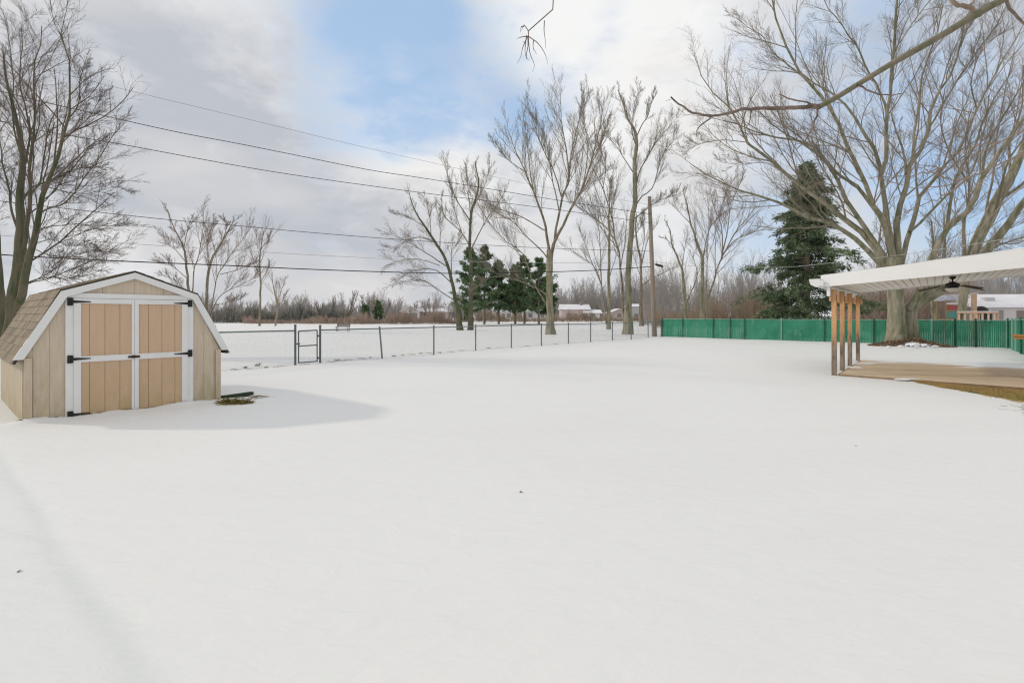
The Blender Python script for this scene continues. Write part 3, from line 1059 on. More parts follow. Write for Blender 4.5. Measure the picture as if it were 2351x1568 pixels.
def build_tree(name, label, cat, base_px, Y, limbs, levels, seed, mats=(None, None), group=None, minr=0.008, bury=0.15,
               trunk_n=1, jit=0.012, spread=None):
    """limbs: [(points [(x, y[, dy])], w0, w1)] traced in photo points, at distance Y (+dy).
    The first trunk_n limbs form the trunk; the rest are limbs in the crown."""
    rs = np.random.RandomState(seed)
    base = W(base_px[0], base_px[1], Y)
    root = thing(name, label, cat, (base[0], base[1], 0), group)
    tr, cr = [], []
    L_all = []
    for k, (pts, w0, w1) in enumerate(limbs):
        m_ = len(pts)
        dyend = rs.uniform(-1, 1) if k >= trunk_n else 0.0
        ext = math.hypot(pts[-1][0] - pts[0][0], pts[-1][1] - pts[0][1]) / FPX * Y
        q = []
        for i, p in enumerate(pts):
            u = i / (m_ - 1)
            dy = p[2] if len(p) > 2 else dyend * 0.45 * ext * u
            q.append(W(p[0], p[1], Y + dy))
        if k == 0:
            q[0][2] = min(q[0][2], 0.0) - bury
        P = smooth_path(q, 14 if k >= trunk_n else 18)
        P[1:-1] += rs.normal(0, jit * ext / 6, P[1:-1].shape)
        if w1 is None:
            w1 = w0 * 0.25
        ww = np.linspace(0, 1, len(P))
        if isinstance(w0, (list, tuple)):
            R = 0.84 * np.interp(ww, np.linspace(0, 1, len(w0)), w0) / 2 / FPX * Y
        else:
            R = 0.64 * (w0 * (1 - ww) ** 1.15 + w1 * (1 - (1 - ww) ** 1.15)) / 2 / FPX * Y
        Rr = R.copy()
        R = np.maximum(R, minr * 0.9)
        (tr if k < trunk_n else cr).append((P, R))
        L_all.append((P, R))
    big = []
    for P, R in tr:
        if R[0] > 0.2:
            P2_ = smooth_path(P, 60)
            R2_ = np.interp(np.linspace(0, 1, 60), np.linspace(0, 1, len(R)), R)
            S_ = 40
            vv, qq = tubes(P2_[None], R2_[None], S_)
            ang_ = np.tile(np.arange(S_) * 2 * PI / S_, 60)
            zz_ = np.repeat(np.linspace(0, 1, 60), S_)
            cen = np.repeat(P2_, S_, axis=0)
            ph = rs.uniform(0, 6, 6)
            rid = 0.05 * np.sin(ang_ * 9 + ph[0] + 5 * np.sin(zz_ * 9 + ph[1])) + 0.035 * np.sin(ang_ * 14 + ph[2] + 4 * np.sin(zz_ * 14)) + 0.05 * np.sin(ang_ * 3 + zz_ * 6 + ph[3])
            rid = rid + 0.22 * np.exp(-zz_ * 22) * np.sin(ang_ * 5 + ph[4])
            rid = rid + rs.normal(0, 0.012, rid.shape)
            big.append((cen + (vv - cen) * (1 + rid)[:, None], qq))
        else:
            big.append(tubes(P[None], R[None], 14))
    v, q = join(big)
    mesh_obj('trunk', v, q, mats[0] or M_bark, root, smooth=True)
    if cr:
        v, q = join([tubes(P[None], R[None], 8) for P, R in cr])
        limb_o = (v, q)
    # crown
    parts = []
    PP = [np.stack([smooth_path(P, 14) for P, R in L_all])]
    RR = [np.stack([np.interp(np.linspace(0, 1, 14), np.linspace(0, 1, len(R)), R) for P, R in L_all])]
    # skip the trunk's own shoots unless asked
    P0, R0_ = PP[0], RR[0]
    start = levels.get('start', 0.35)
    curP, curR = P0, R0_
    for li, lv in enumerate(levels['L']):
        kw = dict(lv)
        n = kw.pop('n')
        if li == 0:
            kw.setdefault('tmin', start)
            if levels.get('no_trunk') and len(P0) > trunk_n:
                curP, curR = curP[trunk_n:], curR[trunk_n:]
            # longer limbs carry more shoots: duplicate handled by n
        if li == 0 and levels.get('no_trunk') and len(P0) > trunk_n:
            tk = [k_ for k_ in range(trunk_n) if R0_[k_][-1] < 0.09]
            gl_, gr2_ = grow(curP, curR, n, rs, minr=minr, **kw)
            if tk:
                kw2 = dict(kw)
                kw2['tmin'] = 0.5
                kw2['ratio'] = kw['ratio'] * 0.38
                g2_, h2_ = grow(P0[tk], R0_[tk], int(n * 1.3), rs, minr=minr, **kw2)
                gl_, gr2_ = np.concatenate([gl_, g2_]), np.concatenate([gr2_, h2_])
            curP, curR = gl_, gr2_
        else:
            curP, curR = grow(curP, curR, n, rs, minr=minr * (0.8, 0.65, 0.5, 0.42)[li], **kw)
        parts.append(tubes(curP, curR, 5 if li == 0 else 3))
    if cr:
        mesh_obj('limbs', limb_o[0], limb_o[1], mats[2] if len(mats) > 2 else (mats[0] or M_bark), root, smooth=True)
    v, q = join(parts)
    mesh_obj('crown', v, q, mats[1] or M_twig, root)
    return root


LV = lambda a, b_, c_, d_=0, **k: dict(L=[dict(n=a, ratio=k.get('r1', 0.42) * 1.0, ang=k.get('ang', (0.3, 0.8)), up=k.get('up', 0.18) * 0.7, npts=7, wob=0.085, tipw=k.get('tipw', 0.58), taper=0.008),
                                          dict(n=b_, ratio=0.54, ang=(0.3, 0.78), up=k.get('up', 0.18) * 0.7, npts=6, wob=0.055, tmin=0.12, tipw=0.5, taper=0.006),
                                          dict(n=c_, ratio=0.56, ang=(0.3, 0.75), up=k.get('up', 0.18) * 0.6, npts=4, wob=0.06, tmin=0.12, tipw=0.5, taper=0.005)] +
                                         ([dict(n=d_, ratio=0.6, ang=(0.25, 0.6), up=0.08, npts=3, wob=0.07, tmin=0.15, tipw=0.5, taper=0.004)] if d_ else []),
                                       start=k.get('start', 0.3), no_trunk=k.get('no_trunk', True))

# big maple
build_tree('maple_tree', 'massive bare multi-stemmed maple rising behind the patio cover in front of the green fence', 'tree', (2075, 793), 24.2, [
    ([(2060, 798, 0), (2058, 762, 0), (2057, 715, 0), (2056, 670, 0), (2053, 630, 0), (2052, 592, 0)], [62, 44, 38, 36, 35, 36, 38], 38),
    ([(2090, 798, 0.2), (2089, 755, 0.2), (2087, 722, 0.2), (2104, 696, 0.1), (2150, 668, -0.4), (2205, 632, -1.0), (2260, 585, -1.6), (2310, 520, -2.3), (2370, 440, -3)], [48, 34, 33, 27, 24, 20, 17, 14, 11], 11),
    ([(2052, 640), (2000, 585), (1944, 533), (1903, 510), (1865, 503), (1823, 483), (1794, 466), (1719, 443), (1677, 429), (1646, 410), (1604, 393), (1585, 376)], 20, 2.5),
    ([(2050, 630), (1996, 552), (1950, 512), (1906, 480), (1886, 462), (1854, 439), (1813, 406), (1761, 362), (1715, 327), (1700, 290), (1681, 254), (1646, 223), (1615, 187), (1598, 129)], 22, 2),
    ([(2050, 620), (1975, 508), (1955, 483), (1930, 431), (1915, 400), (1888, 360), (1861, 333), (1781, 315), (1740, 304), (1698, 287), (1652, 275), (1600, 262)], 18, 2),
    ([(2050, 610), (2036, 530), (2015, 489), (1986, 452), (1961, 423), (1930, 404), (1892, 366), (1861, 343), (1833, 325), (1790, 300), (1755, 270), (1720, 225)], 18, 2),
    ([(2048, 600), (2034, 514), (2023, 493), (1996, 456), (1984, 410), (1959, 370), (1944, 337), (1928, 287), (1903, 244), (1878, 212), (1850, 181), (1833, 158), (1806, 104), (1781, 42), (1768, -30)], 17, 4),
    ([(1850, 181), (1810, 150), (1771, 117), (1750, 83), (1719, 65), (1692, 42)], 6, 1.5),
    ([(2054, 600), (2038, 514), (2032, 473), (2025, 410), (2021, 385), (2007, 341), (1990, 316), (1973, 285), (1955, 256), (1923, 225), (1903, 210), (1850, 180), (1815, 130)], 20, 3),
    ([(2024, 400), (2034, 368), (2036, 306), (2036, 271), (2044, 219), (2044, 167), (2053, 115), (2057, 83), (2059, 31), (2062, -60), (2064, -140)], 13, 5),
    ([(2036, 265), (2032, 240), (2011, 194), (1990, 162), (1969, 108), (1944, 79), (1928, 50), (1900, 20), (1880, -30)], 8, 2),
    ([(2062, 610), (2059, 514), (2067, 473), (2080, 423), (2086, 385), (2098, 370), (2111, 354), (2130, 306), (2140, 246), (2163, 198), (2186, 167), (2203, 110), (2215, 40)], 22, 3),
    ([(2086, 392), (2096, 350), (2096, 316), (2105, 271), (2113, 208), (2117, 177), (2130, 135), (2150, 80), (2165, 10)], 9, 3),
    ([(2080, 400), (2078, 368), (2067, 327), (2057, 300), (2044, 255)], 9, 3),
    ([(2068, 615), (2086, 535), (2101, 493), (2111, 452), (2142, 414), (2173, 375), (2200, 348), (2215, 316), (2242, 250), (2273, 194), (2319, 110), (2348, 60)], 17, 4),
    ([(2088, 533), (2117, 510), (2142, 479), (2180, 445), (2205, 423), (2236, 385), (2250, 337), (2262, 290), (2270, 220)], 10, 3),
    ([(2052, 118), (2075, 85), (2096, 52), (2136, 0), (2170, -50)], 5, 2),
    ([(2128, 300), (2178, 219), (2223, 146), (2278, 73), (2313, 12)], 7, 3),
    ([(2086, 710), (2112, 672), (2132, 605), (2153, 566), (2173, 525), (2215, 493), (2240, 452), (2257, 400), (2288, 362), (2319, 316), (2360, 260)], 24, 9),
    ([(2175, 520), (2180, 470), (2190, 420), (2215, 370), (2240, 330), (2260, 270), (2300, 200)], 11, 4),
    ([(2257, 400), (2262, 350), (2290, 290), (2320, 240), (2360, 170)], 8, 3),
    ([(2160, 662), (2230, 600), (2300, 560), (2380, 540)], 10, 4),
    ([(2240, 590), (2290, 470), (2310, 380), (2350, 320)], 10, 5),
    ([(1715, 327), (1660, 322), (1610, 330), (1570, 350)], 3.2, 1.2),
    ([(1930, 431), (1880, 420), (1830, 440), (1790, 420)], 4, 1.2),
    ([(1813, 406), (1760, 375), (1700, 378), (1650, 372)], 3.6, 1.2),
    ([(2205, 110), (2225, 60), (2260, 10)], 4, 2),
    ([(2242, 250), (2230, 190), (2250, 120), (2290, 60)], 5, 2),
], LV(14, 9, 7, 2, r1=0.34, up=0.13, start=0.2, tipw=0.5), 11, (M_bark_green, M_twig, M_bark_green), minr=0.007, trunk_n=2, jit=0.01)

# right hand tree further back
build_tree('leaning_tree', 'thick tan trunk leaning right behind the fence beside the ceiling fan', 'tree', (2212, 745), 29.0, [
    ([(2210, 770, 0), (2211, 700, 0), (2213, 640, 0), (2226, 598, 0), (2257, 525, 0), (2288, 462, 0), (2319, 410, 0), (2346, 348, 0), (2370, 270, 0)], [22, 18, 18, 22, 26, 24, 20, 15, 12], 12),
    ([(2216, 620), (2213, 583), (2213, 514), (2219, 483), (2225, 420), (2215, 340), (2230, 250)], 12, 3),
    ([(2292, 455), (2325, 440), (2351, 420), (2400, 380)], 12, 7),
    ([(2257, 525), (2280, 400), (2290, 300), (2310, 200), (2330, 120)], 8, 2),
    ([(2240, 560), (2290, 545), (2330, 500), (2380, 470)], 6, 3),
    ([(2225, 600), (2270, 560), (2330, 560), (2380, 540)], 6, 3),
    ([(2225, 420), (2180, 350), (2160, 280), (2170, 200)], 6, 2),
    ([(2319, 410), (2320, 320), (2345, 250), (2350, 150)], 8, 3),
], LV(11, 8, 5, 1, r1=0.42, start=0.25), 12, (M_bark_green, M_twig_red, M_bark), minr=0.009)

# left tree behind the shed
build_tree('yard_tree', 'tall bare tree with mossy multiple stems rising behind the shed at the left edge', 'tree', (20, 820), 18.0, [
    ([(18, 850, 0), (24, 790, 0), (30, 735, 0), (37, 685, 0), (45, 615, 0), (46, 531, 0), (45, 432, 0), (49, 362, 0), (44, 300, 0), (31, 250, 0), (17, 190, 0), (8, 120, 0)], [44, 40, 34, 31, 26, 20, 16, 12, 9, 7, 5, 3], 3),
    ([(0, 850, 0.5), (6, 760, 0.5), (0, 660, 0.5), (-8, 560, 0.5), (-14, 430, 0.5), (-8, 330, 0.5), (-20, 200, 0.5)], [26, 22, 18, 15, 11, 8, 4], 4),
    ([(38, 715), (52, 660), (67, 601), (84, 531), (98, 460), (118, 404), (138, 334), (155, 278), (160, 239), (160, 169), (157, 118), (137, 74)], [19, 18, 16, 14, 12, 10, 8, 7, 5, 4, 3, 2], 2),
    ([(48, 590), (60, 545), (65, 500), (70, 446), (70, 376), (76, 323), (82, 253), (76, 169), (92, 110), (96, 60)], 14, 2),
    ([(90, 492), (108, 480), (126, 475), (149, 466), (180, 432), (197, 402), (225, 371), (247, 331), (273, 295)], 5.5, 1.5),
    ([(52, 460), (73, 432), (95, 422), (118, 414), (157, 396), (185, 365), (211, 334), (240, 320)], 7, 1.5),
    ([(55, 660), (70, 649), (100, 643), (126, 635), (169, 615), (225, 593), (270, 562)], 4.5, 1.2),
    ([(57, 652), (90, 640), (126, 636), (150, 640), (200, 632), (250, 612)], 4.5, 1.2),
    ([(42, 530), (32, 500), (25, 475), (20, 432), (6, 376), (0, 320), (-10, 230)], 8, 2),
    ([(46, 400), (60, 370), (68, 310), (60, 250), (45, 190), (52, 110), (48, 60)], 7, 2),
    ([(49, 362), (35, 310), (28, 250), (30, 180), (20, 90), (8, 30)], 6, 1.5),
    ([(98, 460), (125, 440), (150, 405), (190, 385), (250, 385)], 4, 1),
    ([(138, 334), (170, 300), (205, 270), (235, 215)], 4, 1.2),
    ([(155, 278), (180, 240), (185, 180), (200, 130)], 4, 1.2),
    ([(84, 531), (120, 520), (180, 515), (240, 520), (290, 512)], 4, 1),
    ([(78, 560), (120, 550), (160, 565), (215, 560)], 3, 1),
    ([(76, 570), (110, 585), (160, 590), (210, 575), (255, 580)], 3, 1),
    ([(70, 446), (90, 420), (100, 370), (110, 300), (130, 250)], 6, 2),
    ([(110, 430), (150, 440), (200, 445), (260, 430), (300, 440)], 3.5, 1),
], LV(17, 9, 6, 2, r1=0.38, up=0.05, start=0.16, ang=(0.3, 0.75)), 13, (M_bark_dark, M_twig_dark, M_bark_dark), minr=0.006, trunk_n=2)

# trees of the park beyond the fence
FAR = 'bare trees in the park beyond the chain link fence'
build_tree('park_tree', 'broad tall bare tree with a stout trunk in the middle of the park lawn', 'tree', (1265, 768), 38.0, [
    ([(1264, 771, 0), (1263, 740, 0), (1262, 690, 0), (1262, 652, 0), (1262, 610, 0), (1263, 574, 0)], [34, 20, 18, 17, 17, 17, 18], 17),
    ([(1262, 590), (1251, 515), (1240, 480), (1224, 437), (1204, 394), (1181, 340), (1165, 297)], 11, 1.5),
    ([(1265, 590), (1279, 543), (1300, 505), (1318, 465), (1341, 418), (1361, 359), (1380, 281), (1388, 223)], 12, 1.5),
    ([(1268, 580), (1282, 500), (1290, 455), (1306, 418), (1302, 359), (1290, 281), (1286, 215)], 10, 1.5),
    ([(1256, 592), (1240, 572), (1208, 543), (1181, 512), (1161, 500), (1107, 465)], 5, 1.2),
    ([(1253, 530), (1243, 525), (1193, 496), (1146, 480), (1099, 457), (1060, 440)], 5, 1.2),
    ([(1261, 684), (1243, 668), (1200, 648), (1154, 635), (1126, 617), (1112, 590)], 6, 1.5),
    ([(1150, 635), (1126, 637), (1099, 656), (1080, 670)], 3, 1),
    ([(1260, 708), (1247, 687), (1220, 637), (1200, 582), (1161, 554), (1126, 515), (1099, 473), (1085, 430)], 5.5, 1.2),
    ([(1282, 540), (1325, 457), (1361, 418), (1403, 387)], 5, 1.2),
    ([(1306, 418), (1313, 347), (1333, 262), (1335, 215)], 5, 1.2),
    ([(1285, 490), (1270, 420), (1262, 370), (1250, 310), (1230, 270)], 5, 1.2),
    ([(1224, 437), (1215, 380), (1210, 320), (1200, 270)], 4.5, 1.2),
    ([(1290, 455), (1270, 390), (1245, 340), (1225, 280), (1210, 240)], 5, 1.2),
    ([(1204, 394), (1170, 370), (1145, 340), (1130, 320)], 3.5, 1),
    ([(1341, 418), (1350, 340), (1340, 270), (1350, 210)], 4, 1),
    ([(1361, 359), (1385, 320), (1400, 270)], 3.5, 1),
], LV(16, 9, 7, 2, r1=0.37, up=0.3, start=0.3), 21, (M_bark_green, M_twig, M_bark), FAR, 0.009)

build_tree('park_tree', 'tall twin-stemmed bare tree just left of the utility pole, mossy at its foot', 'tree', (1442, 766), 39.0, [
    ([(1441, 769, 0), (1442, 730, 0), (1442, 652, 0), (1446, 555, 0), (1458, 457, 0), (1454, 398, 0), (1462, 313, 0), (1442, 270, 0), (1419, 207, 0)], [30, 17, 15, 14, 13, 11, 9, 5, 2], 2),
    ([(1436, 762), (1431, 711), (1427, 633), (1415, 555), (1403, 496), (1384, 433), (1357, 379), (1340, 340)], 11, 1.5),
    ([(1458, 457), (1466, 402), (1505, 328), (1536, 293), (1556, 268)], 6, 1.2),
    ([(1462, 313), (1475, 285), (1489, 262), (1501, 207)], 4.5, 1.2),
    ([(1457, 475), (1475, 450), (1497, 433), (1521, 359), (1556, 312)], 5, 1.2),
    ([(1454, 505), (1470, 492), (1513, 461), (1560, 445)], 5, 1.2),
    ([(1417, 560), (1400, 535), (1384, 515), (1325, 473), (1300, 455)], 5, 1.2),
    ([(1460, 340), (1450, 290), (1460, 240), (1465, 200)], 4, 1),
    ([(1456, 400), (1430, 360), (1410, 330), (1380, 300)], 4, 1),
    ([(1403, 496), (1405, 450), (1400, 410)], 3, 1),
    ([(1384, 433), (1390, 380), (1370, 320)], 3, 1),
    ([(1446, 560), (1470, 520), (1480, 480)], 3, 1),
], LV(16, 9, 7, 2, r1=0.37, up=0.3, start=0.3), 22, (M_bark_green, M_twig, M_bark), FAR, 0.009)

build_tree('park_tree', 'slim double-stemmed bare tree between the two tallest park trees', 'tree', (1398, 756), 53.0, [
    ([(1397, 757, 0), (1397, 720, 0), (1398, 691, 0), (1398, 535, 0), (1400, 434, 0)], [12, 8, 7, 5, 2], 2),
    ([(1392, 745), (1380, 652), (1360, 609), (1314, 578), (1290, 560)], 5, 1),
    ([(1388, 715), (1380, 640), (1376, 535), (1364, 496), (1355, 450)], 5, 1),
    ([(1398, 640), (1420, 570), (1430, 520)], 3, 1),
    ([(1380, 652), (1350, 580), (1330, 520)], 3, 1),
    ([(1398, 560), (1380, 500), (1370, 450)], 3, 1),
], LV(12, 8, 6, 0, r1=0.38, up=0.3, start=0.35), 23, (M_bark_green, M_twig, M_bark), FAR, 0.010)

build_tree('park_tree', 'thin bare tree just left of the utility pole, farther than its neighbour', 'tree', (1472, 747), 68.0, [
    ([(1472, 748, 0), (1471, 700, 0), (1472, 652, 0), (1470, 594, 0), (1460, 535, 0), (1462, 490, 0)], [12, 8, 7, 6, 4, 2], 2),
    ([(1472, 610), (1489, 547), (1513, 508)], 4, 1),
    ([(1475, 655), (1497, 640), (1544, 617), (1560, 612)], 3.5, 1.2),
    ([(1470, 600), (1480, 540), (1475, 500)], 3, 1),
    ([(1472, 640), (1455, 590), (1445, 560)], 3, 1),
], LV(11, 8, 6, 0, r1=0.40, up=0.3, start=0.35), 24, (M_bark, M_twig, M_bark), FAR, 0.010)

build_tree('park_tree', 'bare tree with an upright green trunk, right one of the close pair', 'tree', (1080, 757), 50.0, [
    ([(1080, 759, 0), (1081, 700, 0), (1081, 613, 0), (1081, 496, 0), (1099, 433, 0), (1091, 371, 0)], [16, 10, 8, 7, 5, 2], 2),
    ([(1081, 570), (1060, 535), (1021, 496), (1013, 457)], 5, 1.2),
    ([(1081, 575), (1111, 515), (1142, 469), (1160, 438)], 5, 1.2),
    ([(1081, 510), (1052, 465), (1029, 410), (1021, 371)], 4.5, 1.2),
    ([(1081, 500), (1075, 440), (1070, 380)], 4, 1),
    ([(1085, 480), (1115, 420), (1125, 370)], 3.5, 1),
    ([(1060, 535), (1040, 470), (1035, 430)], 3, 1),
], LV(12, 9, 6, 2, r1=0.42, up=0.3, start=0.3), 25, (M_bark_dark, M_twig, M_bark), FAR, 0.011)

build_tree('park_tree', 'bare tree leaning left with arching branches, left one of the close pair', 'tree', (1056, 757), 50.0, [
    ([(1057, 759, 0), (1050, 710, 0), (1044, 683, 0), (1037, 644, 0), (1021, 594, 0), (990, 543, 0), (955, 488, 0), (939, 441, 0)], [18, 11, 9, 8, 7, 6, 3, 1.5], 1.5),
    ([(1037, 650), (1001, 621), (951, 621), (908, 648)], 4.5, 1),
    ([(1044, 690), (1009, 668), (974, 644), (935, 644), (905, 655)], 4, 1),
    ([(1030, 615), (986, 586), (935, 555), (880, 531)], 4.5, 1),
    ([(1037, 635), (1037, 574), (1050, 560), (1055, 530)], 3.5, 1),
    ([(1010, 570), (1010, 520), (1000, 470)], 3.5, 1),
    ([(1000, 555), (960, 545), (920, 560), (890, 575)], 3.5, 1),
    ([(975, 520), (930, 495), (900, 490)], 3, 1),
    ([(990, 543), (985, 490), (970, 450)], 3, 1),
    ([(1010, 610), (960, 595), (910, 600), (885, 610)], 3, 1),
], LV(12, 9, 6, 2, r1=0.42, up=0.12, start=0.3), 26, (M_bark_dark, M_twig, M_bark), FAR, 0.011)

build_tree('park_tree', 'slender forked bare tree behind the left end of the green fence', 'tree', (1574, 745), 58.0, [
    ([(1574, 750, 0), (1573, 700, 0), (1567, 632, 0), (1563, 608, 0), (1544, 564, 0), (1538, 531, 0), (1525, 504, 0)], [10, 8, 7, 6, 5, 3, 1.5], 1.5),
    ([(1565, 615), (1571, 577), (1579, 531)], 3.5, 1),
    ([(1574, 700), (1597, 646), (1600, 620), (1592, 590), (1602, 560)], 4.5, 1.2),
    ([(1544, 564), (1530, 550), (1515, 545)], 2.5, 1),
], LV(11, 8, 6, 0, r1=0.40, up=0.25, start=0.35), 27, (M_bark_green, M_twig, M_bark), FAR, 0.011)

build_tree('park_tree', 'bare tree with several spreading stems right of the utility pole behind the green fence', 'tree', (1618, 745), 50.0, [
    ([(1613, 750, 0), (1612, 700, 0), (1612, 640, 0), (1613, 598, 0), (1602, 564, 0), (1586, 514, 0), (1577, 473, 0), (1569, 443, 0)], [13, 11, 10, 8, 7, 5, 3, 2], 2),
    ([(1620, 745), (1622, 700), (1640, 640), (1652, 602), (1665, 577), (1694, 525), (1719, 498), (1736, 468)], 9, 1.5),
    ([(1656, 595), (1671, 525), (1675, 483), (1677, 439)], 5, 1.2),
    ([(1660, 585), (1656, 520), (1642, 483), (1633, 450)], 5, 1.2),
    ([(1613, 600), (1627, 531), (1650, 498), (1680, 478)], 4.5, 1.2),
    ([(1620, 735), (1623, 660), (1624, 560), (1628, 500), (1620, 430)], 5, 1.2),
    ([(1665, 577), (1690, 550), (1740, 530), (1765, 528)], 3.5, 1),
    ([(1650, 498), (1665, 450), (1690, 400)], 3, 1),
    ([(1586, 514), (1555, 480), (1540, 440)], 3, 1),
    ([(1677, 470), (1700, 420), (1710, 390)], 3, 1),
], LV(12, 9, 6, 2, r1=0.44, up=0.25, start=0.3), 28, (M_bark_green, M_twig_red, M_bark), FAR, 0.010)

# shrubby trees behind the shed
SH = 'bare trees beyond the fence right of the shed'
build_tree('shrubby_tree', 'bare many-stemmed tree directly behind the right slope of the shed roof', 'tree', (462, 762), 44.0, [
    ([(462, 763, 0), (450, 710, 0), (433, 661, 0), (422, 571, 0), (398, 520, 0), (384, 482, 0)], [9, 7, 6, 5, 3, 1.5], 1.5),
    ([(440, 690), (446, 620), (459, 576), (468, 506), (466, 490)], 5, 1.2),
    ([(425, 600), (400, 570), (385, 560), (370, 540)], 3, 1),
    ([(430, 640), (395, 610), (365, 600)], 3, 1),
    ([(422, 571), (430, 530), (440, 500)], 3, 1),
    ([(448, 700), (410, 650), (370, 630)], 3, 1),
], LV(12, 9, 6, 2, r1=0.44, up=0.2, start=0.3), 31, (M_bark, M_twig_red, M_bark), SH, 0.011)
build_tree('shrubby_tree', 'bare wide bushy tree just right of the shed roof, dark stems', 'tree', (486, 762), 42.0, [
    ([(484, 764, 0), (476, 720, 0), (473, 693, 0), (482, 609, 0), (511, 553, 0), (539, 506, 0)], [9, 8, 7, 6, 4, 1.5], 1.5),
    ([(484, 730), (490, 680), (501, 632), (529, 586), (548, 562), (575, 525)], 5, 1.2),
    ([(486, 715), (505, 680), (540, 660), (580, 640), (600, 625)], 4, 1),
    ([(482, 620), (475, 560), (490, 510)], 3.5, 1),
    ([(505, 630), (545, 620), (590, 600)], 3, 1),
    ([(511, 553), (520, 520), (510, 500)], 3, 1),
    ([(480, 700), (500, 700), (540, 690), (560, 680)], 3, 1),
], LV(13, 9, 6, 2, r1=0.46, up=0.2, start=0.3), 32, (M_bark, M_twig_red, M_bark), SH, 0.011)
build_tree('slender_tree', 'slender straight bare tree rising from the brush right of the shed', 'tree', (597, 748), 68.0, [
    ([(596, 749, 0), (597, 700, 0), (599, 655, 0), (596, 610, 0), (599, 570, 0), (606, 530, 0)], [6, 5, 4.5, 4, 3, 1.2], 1.2),
    ([(597, 600), (590, 560), (588, 530)], 2, 0.8),
    ([(598, 590), (612, 560), (620, 535)], 2, 0.8),
    ([(598, 650), (612, 625), (620, 600)], 2, 0.8),
], LV(12, 8, 6, 0, r1=0.48, up=0.3, start=0.4, no_trunk=False), 33, (M_bark, M_twig_red, M_bark), SH, 0.011)
build_tree('slender_tree', 'small pale-trunked bare tree in front of the distant brush, between shed and gate', 'tree', (632, 748), 68.0, [
    ([(632, 749, 0), (636, 715, 0), (635, 690, 0), (629, 665, 0), (625, 640, 0)], [5, 4.5, 4, 3, 1.2], 1.2),
    ([(636, 695), (645, 670), (655, 640)], 2.5, 0.8),
    ([(635, 705), (650, 690), (660, 670)], 1.8, 0.8),
], LV(12, 8, 6, 0, r1=0.48, up=0.3, start=0.35, no_trunk=False), 34, (M_twig_pale, M_twig, M_bark), SH, 0.011)

# overhanging tree whose trunk stands outside the right edge
OY = 5.0
ov_t = thing('overhanging_tree', 'near bare limb with pale bark slanting down from the top right corner, with drooping twigs', 'tree', (11.5, 5.2, 0))
rs = np.random.RandomState(77)
P = smooth_path([(11.5, 5.2, -0.2), (11.4, 5.2, 1.5), (11.2, 5.2, 3.5), (11.4, 5.1, 6.0), (12.0, 5.0, 9.0)], 16)
v, q = tubes(P[None], np.linspace(0.30, 0.14, 16)[None], 14)
mesh_obj('trunk', v, q, M_bark, ov_t, smooth=True)


def limb_from(pts3, r0, r1, n=24, jit=0.004, m=M_twig_pale, name='limb'):
    P = smooth_path(pts3, n)
    P[1:-1] += rs.normal(0, jit, P[1:-1].shape)
    R = np.linspace(0, 1, n)
    R = r0 * (1 - R) + r1 * R
    # knuckles
    R = R * (1 + 0.10 * (rs.uniform(0, 1, n) > 0.75))
    v, q = tubes(P[None], R[None], 10)
    if m is M_limb_red:
        d1, e1 = grow(P[None], R[None], 5, rs, (0.5, 1.1), 0.13, 0.3, 0.0, 0.15, 5, 0.002, 0.006)
        d2, e2 = grow(d1, e1, 3, rs, (0.5, 1.0), 0.4, 0.3, 0.0, 0.15, 4, 0.002, 0.005)
        v, q = join([(v, q), tubes(d1, e1, 4), tubes(d2, e2, 3)])
    mesh_obj(name, v, q, m, ov_t, smooth=True)
    return P, R


M_limb = mat('limb_bark', (0.34, 0.27, 0.21), 0.8, 1.0, 5.0, (0.17, 0.18, 0.10), 1.0, 22)
M_limb_red = mat('reddish_limb_bark', (0.31, 0.23, 0.19), 0.8, 1.0, 7.0, (0.13, 0.10, 0.08), 0.7, 30)
w_ = lambda *p: [W(a_, b_, OY + (c_[0] if c_ else 0)) for a_, b_, *c_ in p]
main = limb_from([np.array([11.3, 5.1, 4.6]), np.array([8.6, 5.05, 5.6])] + w_((2450, -60), (2300, 0), (2145, 92), (2060, 140), (1960, 200), (1880, 246)), 0.072, 0.025, 40, 0.004, M_limb)
P2, R2 = limb_from(w_((1884, 243), (1840, 247), (1785, 250), (1720, 250), (1690, 254), (1640, 266), (1600, 262), (1570, 248), (1540, 223)), 0.0245, 0.008, 30, 0.006, M_limb_red)
P3, R3 = limb_from(w_((1880, 246), (1850, 236), (1800, 222), (1788, 217)), 0.010, 0.006, 10, 0.006, M_limb_red)
P4, R4 = limb_from(w_((1878, 248), (1868, 285), (1855, 315), (1828, 345)), 0.011, 0.004, 12, 0.006, M_limb_red)
P5, R5 = limb_from(w_((1968, 196, -0.05), (2000, 212), (2035, 220), (2074, 215)), 0.010, 0.005, 10, 0.004, M_limb_red)
P6, R6 = limb_from(w_((2240, 32), (2226, 16), (2200, 14), (2186, 0), (2184, -20)), 0.024, 0.018, 12, 0.004, M_twig_pale)
P7, R7 = limb_from(w_((2215, 18), (2232, 8), (2240, -10)), 0.014, 0.01, 8, 0.002, M_twig_pale)
P8, R8 = limb_from(w_((1638, 266), (1620, 280), (1602, 295), (1598, 315)), 0.010, 0.004, 10, 0.004, M_limb_red)
P9, R9 = limb_from(w_((1725, 252), (1722, 272), (1716, 290)), 0.008, 0.004, 8, 0.002, M_limb_red)
P10, R10 = limb_from(w_((2310, -10), (2320, 20), (2345, 50), (2400, 90)), 0.014, 0.01, 10, 0.004, M_limb_red)
P11, R11 = limb_from(w_((2258, 25), (2250, 36), (2240, 40)), 0.016, 0.014, 6, 0.002, M_limb)
